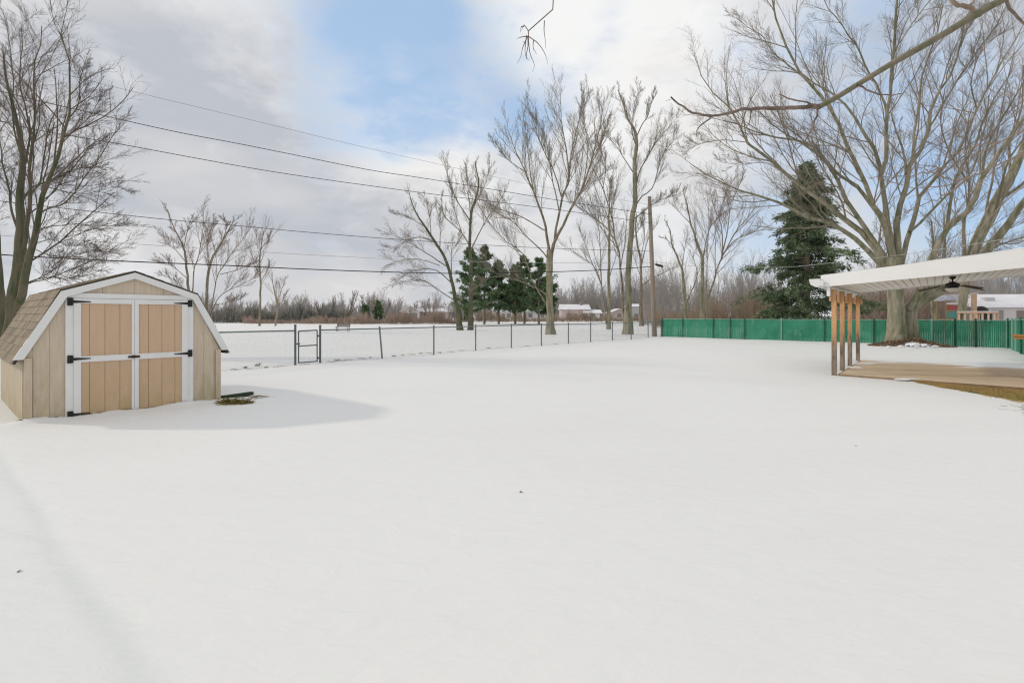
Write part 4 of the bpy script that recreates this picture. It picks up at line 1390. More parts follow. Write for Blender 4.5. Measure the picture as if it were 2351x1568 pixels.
# low pale sprays at the right edge
sprays = [[(2480, 300), (2351, 354), (2225, 410), (2160, 432), (2090, 435), (2027, 412)],
          [(2480, 260), (2300, 325), (2257, 350), (2205, 379), (2150, 388), (2100, 378)],
          [(2225, 410), (2185, 412), (2150, 400), (2110, 385)],
          [(2215, 415), (2160, 455), (2119, 468), (2055, 500)],
          [(2351, 354), (2290, 385), (2240, 430), (2190, 465)],
          [(2150, 388), (2100, 402), (2040, 408), (1995, 408)],
          [(2480, 380), (2351, 430), (2300, 470), (2230, 545), (2205, 548)],
          [(2300, 325), (2240, 335), (2205, 352), (2150, 358)]]
for k, s_ in enumerate(sprays):
    dy = [0.0, 0.25, 0.0, 0.0, -0.2, 0.25, 0.35, 0.2][k]
    far_in = len(s_) > 4 or k == 6
    pts = [W(a_, b_, OY + dy) for a_, b_ in s_]
    if s_[0][0] > 2400:
        pts = [np.array([11.3, 5.2, 4.4]), np.array([9.0, 5.2, 4.0])] + pts
    Pp = smooth_path(pts, 22)
    Pp[1:-1] += rs.normal(0, 0.008, Pp[1:-1].shape)
    Rp = np.linspace(0.028 if s_[0][0] > 2400 else 0.007, 0.003, 22)
    a1, r1 = grow(Pp[None], Rp[None], 16, rs, (0.4, 0.9), 0.10, 0.3, 0.0, 0.12, 5, 0.0025, 0.006)
    a2, r2 = grow(a1, r1, 4, rs, (0.4, 0.9), 0.45, 0.15, 0.0, 0.12, 4, 0.002, 0.006)
    v, q = join([tubes(Pp[None], Rp[None], 8), tubes(a1, r1, 4), tubes(a2, r2, 3)])
    mesh_obj('low_branch', v, q, M_twig_pale, ov_t, smooth=True)
# hanging tip near the top middle
tip0, tipR = limb_from([np.array([11.4, 5.1, 5.6]), np.array([7.0, 4.6, 6.6]), np.array([3.0, 4.1, 6.2]), W(1330, -75, 4.0)] + [W(a_, b_, 4.0) for a_, b_ in ((1285, 0), (1262, 35), (1250, 48), (1232, 58), (1213, 72))], 0.040, 0.0045, 40, 0.003, M_limb)
hang = [[(1250, 48), (1249, 70), (1252, 95), (1253, 112)], [(1213, 72), (1211, 82), (1216, 110), (1217, 125), (1227, 150), (1222, 166)],
        [(1211, 84), (1200, 110), (1196, 130), (1187, 147)], [(1213, 84), (1235, 100), (1250, 122), (1258, 147)],
        [(1212, 85), (1212, 110), (1208, 130), (1215, 140)], [(1213, 72), (1203, 58), (1198, 70)], [(1212, 84), (1196, 86), (1187, 90)],
        [(1225, 93), (1224, 110), (1232, 125)], [(1211, 84), (1205, 100), (1201, 95)], [(1203, 62), (1197, 62), (1195, 75)], [(1209, 82), (1206, 105), (1206, 125), (1210, 138)]]
HP = [smooth_path([W(a_, b_, 4.0 + rs.uniform(-0.1, 0.1) * i) for i, (a_, b_) in enumerate(h)], 8) for h in hang]
v, q = tubes(np.stack(HP), np.tile(np.linspace(0.0045, 0.0014, 8), (len(HP), 1)), 5)
mesh_obj('hanging_twigs', v, q, M_twig_red, ov_t, smooth=True)
# ------------------------------------------------------------------ evergreens
def needle_mat(name, dark, light, pale):
    m = bpy.data.materials.new(name)
    m.use_nodes = True
    t = NT(m.node_tree)
    bs = m.node_tree.nodes['Principled BSDF']
    bs.inputs['Roughness'].default_value = 0.7
    bs.inputs['Specular IOR Level'].default_value = 0.2
    oc = t.n('ShaderNodeTexCoord').outputs['Object']
    g = t.n('ShaderNodeNewGeometry').outputs['Random Per Island']
    c = t.mix(g, (*dark, 1), (*light, 1))
    c = t.mix(t.mapr(t.noise(oc, 1.3, 4, 0.6), 0.5, 0.7, 0.0, 0.8), c, (*pale, 1))
    t.put(bs.inputs['Base Color'], c)
    return m


M_spruce = needle_mat('spruce_needle', (0.045, 0.085, 0.045), (0.18, 0.235, 0.12), (0.38, 0.42, 0.27))
M_pine = needle_mat('pine_needle', (0.06, 0.125, 0.075), (0.17, 0.25, 0.12), (0.29, 0.33, 0.15))


def needles(C0, D0, n, rs, length, width, hang=0.3, spreadr=0.12):
    """small blades round each spray point C0 with direction D0"""
    K = len(C0)
    c = np.repeat(C0, n, axis=0) + rs.normal(0, spreadr, (K * n, 3))
    d = np.repeat(D0, n, axis=0) + rs.normal(0, 0.6, (K * n, 3))
    d[:, 2] -= hang
    d /= np.linalg.norm(d, axis=1, keepdims=True)
    s = np.cross(d, rs.normal(0, 1, d.shape))
    s /= np.linalg.norm(s, axis=1, keepdims=True) + 1e-9
    l = (length * rs.uniform(0.5, 1.3, K * n))[:, None]
    w2 = width * rs.uniform(0.6, 1.2, K * n)[:, None]
    v = np.stack([c, c + d * l * 0.45 + s * w2, c + d * l, c + d * l * 0.45 - s * w2], axis=1).reshape(-1, 3)
    return v, (np.arange(K * n)[:, None] * 4 + np.arange(4)[None])


def conifer(name, label, base, height, rad, seed, nb=260, prof_=None, m=None, start=0.03, nsp=12, nn=8, ln=0.34, wd=0.045, droop=0.25, group=None, hang=0.35, trunk_r=0.2):
    rs = np.random.RandomState(seed)
    root = thing(name, label, 'tree', (base[0], base[1], 0), group)
    lean_ = rs.uniform(-0.01, 0.01, 2) * height
    tp_ = np.array([[base[0] + lean_[0] * f, base[1] + lean_[1] * f, -0.2 + (height + 0.1) * f] for f in np.linspace(0, 1, 10)])
    v, q = tubes(tp_[None], np.linspace(trunk_r, 0.02, 10)[None], 10)
    h = start + (1 - start) * (np.arange(nb) + rs.uniform(0, 1, nb)) / nb
    az = rs.uniform(0, 2 * PI, nb)
    prof_ = prof_ or (lambda u: (1 - u) ** 0.85)
    L_ = rad * np.array([prof_(u) for u in h]) * rs.uniform(0.5, 1.18, nb)
    z0 = h * height
    n = 7
    P = np.zeros((nb, n, 3))
    for k in range(n):
        u = k / (n - 1)
        P[:, k, 0] = base[0] + np.cos(az) * L_ * u
        P[:, k, 1] = base[1] + np.sin(az) * L_ * u
        P[:, k, 2] = z0 + L_ * (0.18 * u - droop * u * u * 1.6)
    R = np.maximum(np.linspace(0.03, 0.008, n)[None] * (0.4 + L_[:, None] / rad), 0.006)
    v0, q0 = tubes(P, R, 3)
    v1_, q1_ = join([(v, q), (v0, q0)])
    mesh_obj('trunk', v1_, q1_, M_bark, root, smooth=True)
    us = rs.uniform(0.18, 1.0, (nb, nsp)) ** 0.8
    f = us * (n - 1)
    i = np.minimum(f.astype(int), n - 2)
    uu = (f - i)[..., None]
    bi = np.arange(nb)[:, None]
    C0 = P[bi, i] * (1 - uu) + P[bi, i + 1] * uu
    D0 = (P[bi, i + 1] - P[bi, i])
    D0 = D0 / (np.linalg.norm(D0, axis=2, keepdims=True) + 1e-9)
    side = np.stack([-np.sin(az), np.cos(az), np.zeros(nb)], axis=1)[:, None, :]
    off = rs.normal(0, 1, (nb, nsp, 1)) * (0.10 + 0.16 * L_[:, None, None] * (1.1 - us[..., None]))
    C0 = C0 + side * off
    C0[..., 2] -= np.abs(off[..., 0]) * 0.25
    keep = (L_ > 0.02)
    v, q = needles(C0[keep].reshape(-1, 3), D0[keep].reshape(-1, 3), nn, rs, ln, wd, hang)
    mesh_obj('crown', v, q, m or M_spruce, root)
    return root


def spruce_prof(u):
    base_ = (1 - u) ** 0.74
    dip = 1 - 0.42 * math.exp(-((u - 0.66) / 0.05) ** 2)
    bump_ = 1 + 0.28 * math.exp(-((u - 0.76) / 0.05) ** 2)
    return max(base_ * dip * bump_, 0.02) * (0.8 + 0.2 * math.sin(u * 31))


sp = W(1852, 745, 33.5)
conifer('spruce_tree', 'tall dark green spruce standing behind the green fence left of the patio cover', (sp[0], sp[1]), 12.7, 5.7, 51, 230, spruce_prof, M_spruce, 0.03, 17, 14, 0.32, 0.04, 0.20, trunk_r=0.24)
PN = 'pines behind the pair of bare trees'
pine_prof = lambda u: (0.75 + 0.25 * math.sin(u * 40)) * (1 - u) ** 0.55 * min(1, (u - 0.15) * 5 + 0.3)
plabs = ['green pine nearest the close pair of bare trees, leftmost of the pines', 'second pine from the left, with the highest tip', 'third pine from the left behind the big park tree branches',
         'fourth pine from the left, between the pair and the stout trunk', 'fifth pine from the left, just left of the stout trunk', 'pine directly behind the stout trunk of the lone park tree', 'rightmost pine peeking out right of the stout trunk']
pines = [(1080, 76, 138, 572), (1112, 80, 30, 568), (1145, 82, 30, 602), (1183, 80, 30, 615), (1204, 84, 30, 590), (1237, 78, 30, 595), (1258, 82, 30, 640)]
for k, (px, Yp, rr, ty) in enumerate(pines):
    b0 = W(px, 745, Yp)
    hgt = CAMH + (HY - ty) / FPX * Yp
    conifer('pine_tree', plabs[k], (b0[0], b0[1]), hgt, 5.2 if k != 6 else 3.4, 60 + k, 80, pine_prof, M_pine, 0.2 if k else 0.08, 13, 12, 0.5, 0.06, -0.05, PN, 0.0, trunk_r=0.22)

# ------------------------------------------------------------------ groves: far woods and brush that read as one mass
def grove(name, px0, px1, Y0, Y1, n, h0, h1, m, seed, kids=(6, 4), spread=0.06, r=0.012, minr=0.02, ratio=0.4, up=0.25, tmin=0.2, multi=1, hfun=None, label=None):
    rs = np.random.RandomState(seed)
    Y = rs.uniform(Y0, Y1, n)
    px = rs.uniform(px0, px1, n)
    X = (px - CX) / FPX * Y
    h = rs.uniform(h0, h1, n)
    if hfun:
        h = h * np.array([hfun(p) for p in px])
    X = np.repeat(X, multi) + rs.normal(0, 0.1, n * multi)
    Y = np.repeat(Y, multi) + rs.normal(0, 0.1, n * multi)
    h = np.repeat(h, multi) * rs.uniform(0.6, 1.1, n * multi)
    N = n * multi
    npt = 6
    lean_ = rs.normal(0, spread, (N, 2)) * (2.4 if multi > 1 else 1)
    P = np.zeros((N, npt, 3))
    wob = np.zeros((N, 2))
    for k in range(npt):
        u = k / (npt - 1)
        wob = wob + rs.normal(0, 0.012, (N, 2))
        P[:, k, 0] = X + (lean_[:, 0] * u + wob[:, 0]) * h
        P[:, k, 1] = Y + (lean_[:, 1] * u + wob[:, 1]) * h
        P[:, k, 2] = -0.1 + h * u
    R = np.maximum((h * r)[:, None] * np.linspace(1, 0.2, npt)[None], minr)
    parts = [tubes(P, R, 4 if multi == 1 else 3)]
    cp, cr_ = P, R
    for i, k in enumerate(kids):
        cp, cr_ = grow(cp, cr_, k, rs, (0.35, 0.8), ratio, tmin if i == 0 else 0.1, up, 0.1, 4 if i < 1 else 3, minr * 0.8, 0.010)
        parts.append(tubes(cp, cr_, 3))
    v, q = join(parts)
    o = mesh_obj(name, v, q, m)
    tag(o, label, None, None, 'stuff')
    return o


M_brush_red = mat('reddish_brush', (0.54, 0.41, 0.33), 0.95, 0.8, 0.12, (0.38, 0.30, 0.24), island=(0.36, 0.27, 0.22))
M_brush_gray = mat('grey_brush', (0.42, 0.395, 0.375), 0.95, 0.8, 0.08, (0.47, 0.40, 0.35), island=(0.34, 0.32, 0.305))
M_brush_green = mat('greenish_brush', (0.29, 0.29, 0.25), 0.95, 0.8, 0.1, (0.40, 0.34, 0.29), island=(0.22, 0.225, 0.20))
M_brush_tan = mat('tan_brush', (0.44, 0.335, 0.235), 0.95, 0.8, 0.2, (0.30, 0.25, 0.19), island=(0.32, 0.25, 0.18))
_wv = lambda p, a_, b_: 0.5 + 0.5 * math.sin(p / a_ + 1.3 * math.sin(p / b_))

grove('distant_woods', 440, 1080, 104, 135, 900, 2.8, 7.0, M_brush_gray, 101, (12, 7, 3), r=0.009, minr=0.02, ratio=0.5, hfun=lambda p: 0.62 + 0.35 * _wv(p, 17, 41), label='grey far treeline along the left horizon', spread=0.08)
grove('evergreen_thicket', 430, 800, 92, 101, 480, 1.6, 3.4, M_brush_green, 102, (12, 7), r=0.015, minr=0.035, multi=2, ratio=0.5, hfun=lambda p: 0.7 + 0.35 * _wv(p, 13, 29), label='dark greenish thicket on the horizon right of the shed')
grove('reddish_brush', 560, 1060, 84, 92, 1100, 0.8, 2.4, M_brush_red, 103, (8, 5), r=0.010, minr=0.014, multi=3, ratio=0.5, label='low reddish brush edging the snowy field', hfun=lambda p: 0.35 + 0.8 * _wv(p, 37, 23) * (1 if p > 830 else 0.45))
grove('distant_woods', 1040, 1560, 140, 178, 850, 6.0, 14.0, M_brush_gray, 104, (13, 7, 3), r=0.007, minr=0.028, ratio=0.45, label='brown wooded hillside beyond the park houses', hfun=lambda p: (0.8 + 0.3 * _wv(p, 23, 31)) * (1.0 if p > 1270 else 0.62))
grove('hedge_brush', 1060, 1540, 108, 118, 800, 0.6, 2.6, M_brush_tan, 108, (8, 5), r=0.009, minr=0.014, multi=3, ratio=0.5, hfun=lambda p: 0.45 + 0.7 * _wv(p, 11, 17), label='low brown hedge line in front of the distant houses')
grove('distant_woods', 1480, 1800, 66, 105, 380, 4.0, 11.0, M_brush_gray, 105, (12, 7, 3), r=0.008, minr=0.013, ratio=0.45, label='thin grey saplings between the pole and the spruce')
grove('tan_brush', 1500, 1800, 56, 68, 380, 1.4, 4.8, M_brush_tan, 106, (9, 6), r=0.008, minr=0.011, multi=3, ratio=0.5, hfun=lambda p: 0.45 + 0.6 * _wv(p, 21, 33), label='tan brush behind the left half of the green fence', spread=0.09)
grove('distant_woods', 1930, 2420, 50, 92, 300, 5.5, 13.0, M_brush_gray, 107, (13, 8, 4), r=0.009, minr=0.011, ratio=0.45, label='grey woods behind the maple', hfun=lambda p: (0.8 + 0.3 * _wv(p, 31, 27)) * (1.0 if p > 2060 else 0.7))
grove('reddish_brush', 1930, 2180, 42, 50, 260, 1.8, 4.5, M_brush_red, 109, (9, 6), r=0.008, minr=0.011, multi=3, ratio=0.5, label='reddish brush behind the fence left of the maple trunk', spread=0.09)

# single far trees standing above the treeline
FT = 'bare trees rising above the far treeline'
far = [(738, 96, 5.2, 'small bare tree above the far treeline left of the bench'), (762, 98, 5.6, 'bare tree above the treeline directly behind the bench'), (800, 95, 7.2, 'dark bushy bare tree, tallest above the far treeline'),
       (835, 97, 6.6, 'bare tree with pale trunks on the far treeline'), (848, 100, 6.4, 'bare tree just right of the pale-trunked far tree'), (878, 96, 5.6, 'thin bare tree on the far treeline left of the white houses'),
       (955, 105, 5.2, 'bare tree on the far treeline over the white house'), (990, 100, 5.5, 'bare tree on the far treeline left of the leaning park tree')]
for k, (px, Yp, hh_, lab) in enumerate(far):
    rs = np.random.RandomState(300 + k)
    b0 = W(px, 740, Yp)
    root = thing('far_tree', lab, 'tree', (b0[0], b0[1], 0), FT)
    npt = 8
    nst = 3
    P = np.zeros((nst, npt, 3))
    ln_ = rs.normal(0, 0.14, (nst, 2))
    for i in range(npt):
        u = i / (npt - 1)
        P[:, i, 0] = b0[0] + ln_[:, 0] * u * hh_
        P[:, i, 1] = b0[1] + ln_[:, 1] * u * hh_
        P[:, i, 2] = -0.1 + hh_ * 0.85 * u
    R = np.tile(np.linspace(0.13, 0.03, npt), (nst, 1))
    v, q = tubes(P, R, 6)
    mesh_obj('trunk', v, q, M_bark, root)
    p1, r1 = grow(P, R, 9, rs, (0.35, 0.8), 0.42, 0.25, 0.25, 0.1, 5, 0.03)
    p2, r2 = grow(p1, r1, 6, rs, (0.35, 0.8), 0.45, 0.1, 0.15, 0.1, 4, 0.02)
    p3, r3 = grow(p2, r2, 4, rs, (0.35, 0.8), 0.5, 0.1, 0.1, 0.1, 3, 0.016)
    v, q = join([tubes(p1, r1, 4), tubes(p2, r2, 3), tubes(p3, r3, 3)])
    mesh_obj('crown', v, q, M_twig if k % 2 else M_twig_red, root)
for k, (px, Yp, hh_, lab) in enumerate(((838, 93, 3.8, 'small dark evergreen on the far treeline beneath the pale trunks'), (868, 93, 4.6, 'dark evergreen on the far treeline right of the bench'), (1062, 110, 4.5, 'dark evergreen far behind the leaning park tree'))):
    b0 = W(px, 740, Yp)
    conifer('far_evergreen', lab, (b0[0], b0[1]), hh_, 1.6, 400 + k, 50, None, M_pine, 0.05, 6, 6, 0.5, 0.1, 0.1, 'small evergreens on the far treeline', trunk_r=0.1)

# trunks behind the fence right of the spruce
for k, (px, Yp, hh_, w0, ln_, lab) in enumerate(((2014, 44, 11, 0.20, 0.03, 'thin tan tree behind the fence, first right of the patio posts'), (2030, 47, 12, 0.26, 0.10, 'slanting thin tree behind the fence, second right of the patio posts'),
                                                (2150, 40, 10, 0.3, -0.05, 'bare dark tree behind the fence between the maple fork and the play tower'), (2158, 46, 12, 0.3, 0.04, 'bare dark tree immediately left of the play tower'))):
    rs = np.random.RandomState(330 + k)
    b0 = W(px, 750, Yp)
    root = thing('background_tree', lab, 'tree', (b0[0], b0[1], 0), 'thin trees behind the green fence near the maple')
    P = smooth_path([(b0[0] + ln_ * hh_ * u + 0.15 * math.sin(u * 7 + k), b0[1], -0.1 + hh_ * u) for u in np.linspace(0, 1, 5)], 12)[None]
    R = np.linspace(w0, 0.04, 12)[None]
    v, q = tubes(P, R, 8)
    mesh_obj('trunk', v, q, M_bark, root, smooth=True)
    p1, r1 = grow(P, R, 16, rs, (0.4, 0.9), 0.42, 0.2, 0.25, 0.1, 6, 0.02)
    p2, r2 = grow(p1, r1, 8, rs, (0.35, 0.8), 0.45, 0.1, 0.15, 0.1, 5, 0.012)
    p3, r3 = grow(p2, r2, 6, rs, (0.35, 0.8), 0.5, 0.1, 0.1, 0.1, 4, 0.01)
    v, q = join([tubes(p1, r1, 4), tubes(p2, r2, 3), tubes(p3, r3, 3)])
    mesh_obj('crown', v, q, M_twig_red if k < 2 else M_twig, root)

# ------------------------------------------------------------------ houses
M_glass = mat('dark_window', (0.24, 0.23, 0.23), 0.15, spec=0.6)


def house(name, label, px, Y, wid, dep, wh, rh, wallc, roofc, seed=0, rot=0.0, chimney=False, nwin=3, gable=False, group='houses beyond the park', bz=0.0):
    b0 = W(px, 740, Y)
    b0[2] = 0
    root = thing(name, label, 'house', b0, group)
    u = np.array([math.cos(rot), math.sin(rot), 0])
    n = np.array([-math.sin(rot), math.cos(rot), 0])
    mw = mat('wall_%d' % seed, wallc, 0.8, 0.6, 0.8, tuple(c_ * 0.85 for c_ in wallc))
    mr = mat('roof_%d' % seed, roofc, 0.8, 0.6, 0.8, tuple(c_ * 0.82 for c_ in roofc))
    o = b0 - u * wid / 2
    H0 = wh
    if gable:   # gable end faces the camera
        pts = [o - UPV * 0.2, o + u * wid - UPV * 0.2, o + u * wid + UPV * H0, o + u * wid / 2 + UPV * (H0 + rh), o + UPV * H0]
        MB().prism(pts, n * dep).build('wall', mw, root)
        mb = MB()
        for a_, b_ in ((-0.35, 0.5), (1.0, 0.5)):
            p0 = o + u * (wid * a_ if a_ > 0 else -0.35) + UPV * (H0 - 0.2) if a_ < 0 else o + u * (wid + 0.35) + UPV * (H0 - 0.2)
            p1 = o + u * wid / 2 + UPV * (H0 + rh + 0.03)
            p0 = p0 - n * 0.3
            p1 = p1 - n * 0.3
            mb.prism([p0, p1, p1 + UPV * 0.18, p0 + UPV * 0.18], n * (dep + 0.6))
        mb.build('roof', mr, root)
    else:
        MB().box(o - UPV * 0.2, u * wid, n * dep, UPV * (H0 + 0.2)).build('wall', mw, root)
        a0 = o - u * 0.35 - n * 0.35 + UPV * (H0 + 0.02)
        rr = UPV * rh + n * (dep / 2 + 0.35)
        e = n * (dep + 0.7)
        MB().prism([a0, a0 + e, a0 + rr], u * (wid + 0.7)).build('roof', mr, root)
    if chimney:
        MB().box(b0 + u * wid * 0.2 + n * dep * 0.4 + UPV * (H0 + rh * 0.4), u * 0.7, n * 0.7, UPV * (rh * 0.6 + 0.9)).build('chimney', mat('chimney_brick', (0.33, 0.27, 0.25), 0.9), root)
    for k in range(nwin):
        x0 = wid * (k + 0.5) / nwin - 0.55
        wf = MB().box(o + u * x0 - n * 0.05 + UPV * 1.0, u * 1.1, n * 0.08, UPV * 1.1).build('window', M_glass, root)
        MB().box(o + u * (x0 - 0.08) - n * 0.03 + UPV * 0.92, u * 1.26, n * 0.05, UPV * 0.08).build('sill', M_white, wf)
    MB().box(o + u * (wid * 0.5 / nwin + wid / nwin / 2 - 0.4) - n * 0.04 + UPV * 0.05, u * 0.85, n * 0.06, UPV * 2.0).build('door', mat('house_door', (0.25, 0.2, 0.18), 0.6), root)
    return root


SNR = (0.78, 0.77, 0.78)
house('distant_house', 'small white gabled house beyond the brush, leftmost of the distant houses', 942, 104, 4.2, 7, 2.6, 1.0, (0.72, 0.64, 0.62), SNR, 1, gable=True, nwin=2)
house('distant_house', 'low white house with snowy roof between the white gabled house and the leaning tree', 990, 106, 8.0, 7, 2.4, 0.9, (0.66, 0.56, 0.54), SNR, 2)
house('distant_house', 'white house glimpsed between the pine trunks on the left', 1168, 124, 9.0, 7, 2.6, 1.2, (0.72, 0.68, 0.67), SNR, 3)
house('distant_house', 'long white house glimpsed under the pines near the stout trunk', 1218, 128, 10.0, 7, 2.6, 1.2, (0.68, 0.64, 0.62), SNR, 4)
house('distant_house', 'pink house with a dark door band right of the stout park trunk', 1322, 130, 8.0, 7, 3.2, 1.6, (0.60, 0.50, 0.48), SNR, 5, chimney=True, nwin=2)
house('distant_house', 'small pale house right of the pink house', 1362, 128, 4.5, 6, 2.2, 1.0, (0.62, 0.60, 0.62), SNR, 6, nwin=1)
house('distant_house', 'low reddish house with snowy roof left of the twin-stemmed tree', 1422, 128, 6.0, 6, 2.2, 1.1, (0.52, 0.42, 0.40), SNR, 7, gable=True, nwin=1)
house('distant_house', 'grey tall narrow house behind the thin tree by the pole', 1461, 126, 3.4, 6, 4.0, 0.8, (0.50, 0.48, 0.48), SNR, 8, nwin=1)
house('distant_house', 'snow roofed house just right of the utility pole', 1538, 110, 8, 6, 2.9, 1.3, (0.4, 0.33, 0.3), SNR, 9)
nb = house('neighbour_house', 'pinkish neighbour house with wide snowy roof beyond the fence at the right edge', 2400, 45, 13.0, 8, 2.35, 1.5, (0.62, 0.57, 0.56), SNR, 10, rot=-0.1, nwin=3, group=None)
# chimney of the neighbour
cb = W(2267, 697, 47)
MB().box((cb[0], cb[1], 2.2), (0.8, 0, 0), (0, 0.7, 0), (0, 0, 1.25)).build('chimney', mat('pale_chimney', (0.55, 0.53, 0.52), 0.9), nb)

# ------------------------------------------------------------------ things behind the fence at the right
pt = thing('play_tower', 'small colourful wooden play tower with red and teal panels behind the green fence', 'play tower', W(2187, 745, 31))
pb = W(2174, 745, 31)
pb[2] = 0
ux = np.array([0.985, -0.17, 0])
uy = np.array([0.17, 0.985, 0])
M_playwood = mat('play_wood', (0.50, 0.36, 0.16), 0.8, 0.7, 4, (0.36, 0.25, 0.11))
for a_ in (0, 0.72):
    for b_ in (0, 0.9):
        MB().box(pb + ux * a_ + uy * b_ - UPV * 0.1, ux * 0.09, uy * 0.09, UPV * 2.75).build('post', M_playwood, pt)
MB().box(pb - ux * 0.02 - uy * 0.02 + UPV * 0.9, ux * 0.85, uy * 1.03, UPV * 0.45).build('floor_frame', M_playwood, pt)
MB().box(pb - ux * 0.03 - uy * 0.04 + UPV * 1.42, ux * 0.87, uy * 0.03, UPV * 0.42).build('side_panel', mat('teal_panel', (0.12, 0.33, 0.29), 0.5), pt)
MB().box(pb - ux * 0.03 - uy * 0.045 + UPV * 1.98, ux * 0.87, uy * 0.03, UPV * 0.30).build('side_panel', mat('red_panel', (0.42, 0.10, 0.09), 0.5), pt)
MB().box(pb - ux * 0.03 - uy * 0.05 + UPV * 2.34, ux * 0.87, uy * 0.03, UPV * 0.12).build('rail', M_white, pt)
ro = pb - ux * 0.12 - uy * 0.1 + UPV * 2.6
MB().prism([ro, ro + ux * 1.05, ro + ux * 0.52 + UPV * 0.4], uy * 1.2).build('roof', mat('canopy', (0.66, 0.66, 0.70), 0.7, 0.6, 4, (0.2, 0.2, 0.26)), pt)

dr = thing('deck_railing', 'reddish wooden deck railing with snow on its top rail behind the green fence corner', 'railing', W(2245, 745, 29))
d0, d1 = W(2198, 745, 29), W(2293, 745, 27.5)
d0[2] = d1[2] = 0
dd = (d1 - d0)
Ld = np.linalg.norm(dd)
dd /= Ld
dn_ = np.array([dd[1], -dd[0], 0])
M_redwood = mat('red_wood', (0.50, 0.33, 0.24), 0.8, 0.7, 6, (0.40, 0.26, 0.19))
MB().box(d0 + UPV * 1.72, dd * Ld, dn_ * 0.1, UPV * 0.1).build('top_rail', M_redwood, dr)
MB().box(d0 + UPV * 1.825 + dn_ * 0.005, dd * Ld, dn_ * 0.09, UPV * 0.03).build('snow_cap', M_snowcap, dr)
MB().box(d0 + UPV * 0.95, dd * Ld, dn_ * 0.09, UPV * 0.16).build('bottom_rail', M_redwood, dr)
mb = MB()
k = 0.05
while k < Ld:
    mb.box(d0 + dd * k + UPV * 1.112 + dn_ * 0.02, dd * 0.09, dn_ * 0.04, UPV * 0.606)
    k += 0.26
mb.build('balusters', mat('pale_red_wood', (0.55, 0.40, 0.30), 0.8), dr)
for k in (0.0, Ld / 2, Ld - 0.1):
    MB().box(d0 + dd * k - UPV * 0.05 - dn_ * 0.1, dd * 0.1, dn_ * 0.098, UPV * 1.765).build('post', M_redwood, dr)
tp_ = thing('wooden_post', 'tall square tan post standing behind the green fence under the fan blades', 'post', W(2240, 745, 29.6))
q0 = W(2236, 745, 29.6)
q0[2] = -0.1
MB().box(q0, (0.2, 0, 0), (0, 0.2, 0), (0, 0, 3.1)).build('shaft', mat('tan_post', (0.55, 0.38, 0.25), 0.8, 0.6, 6, (0.45, 0.3, 0.2)), tp_)
MB().box(q0 + np.array([-0.03, -0.03, 3.102]), (0.26, 0, 0), (0, 0.26, 0), (0, 0, 0.04)).build('cap', M_snowcap, tp_)
# covered grill
gr_ = thing('covered_grill', 'black dome-covered grill standing by the wooden deck railing', 'grill', W(2250, 745, 30.3))
g0_ = W(2252, 745, 30.3)
mb = MB()
v, f = [], []
for i in range(7):
    el = i / 6 * PI / 2
    for j in range(16):
        a_ = 2 * PI * j / 16
        v.append((g0_[0] + 0.48 * math.cos(el) * math.cos(a_), g0_[1] + 0.36 * math.cos(el) * math.sin(a_), 1.72 + 0.5 * math.sin(el)))
for i in range(6):
    for j in range(16):
        f.append((i * 16 + j, i * 16 + (j + 1) % 16, (i + 1) * 16 + (j + 1) % 16, (i + 1) * 16 + j))
mb.add(v, f)
mb.build('lid', M_black, gr_, smooth=True)
MB().box((g0_[0] - 0.42, g0_[1] - 0.3, 0.85), (0.84, 0, 0), (0, 0.6, 0), (0, 0, 0.87)).build('cabinet', M_black, gr_)
for a_ in (-0.4, 0.34):
    for b_ in (-0.28, 0.22):
        MB().box((g0_[0] + a_, g0_[1] + b_, -0.05), (0.06, 0, 0), (0, 0.06, 0), (0, 0, 0.9)).build('leg', M_black, gr_)
# picnic table at the right edge
pc = thing('wooden_table', 'end of an orange wooden table at the right edge in front of the green fence', 'table', W(2351, 800, 17.6))
M_orange = mat('orange_wood', (0.50, 0.23, 0.07), 0.7, 0.7, 5, (0.36, 0.17, 0.06), stretch=(1, 8, 1))
o_ = W(2322, 745, 16.2)
o_[2] = 0
ta, tb2 = np.array([0.674, -0.739, 0]), np.array([0.739, 0.674, 0])
for k in range(4):
    MB().box(o_ + tb2 * k * 0.155 + UPV * 0.86, ta * 1.8, tb2 * 0.145, UPV * 0.05).build('table_board', M_orange, pc)
MB().box(o_ + ta * 0.05 + tb2 * 0.03 + UPV * 0.76, ta * 1.7, tb2 * 0.04, UPV * 0.098).build('apron', M_orange, pc)
for k in (0.55, 1.6):
    for sg in (0.03, 0.5):
        MB().box(o_ + ta * k + tb2 * (sg + 0.042) - UPV * 0.05, ta * 0.09, tb2 * 0.06, UPV * 0.905).build('leg', M_orange, pc)

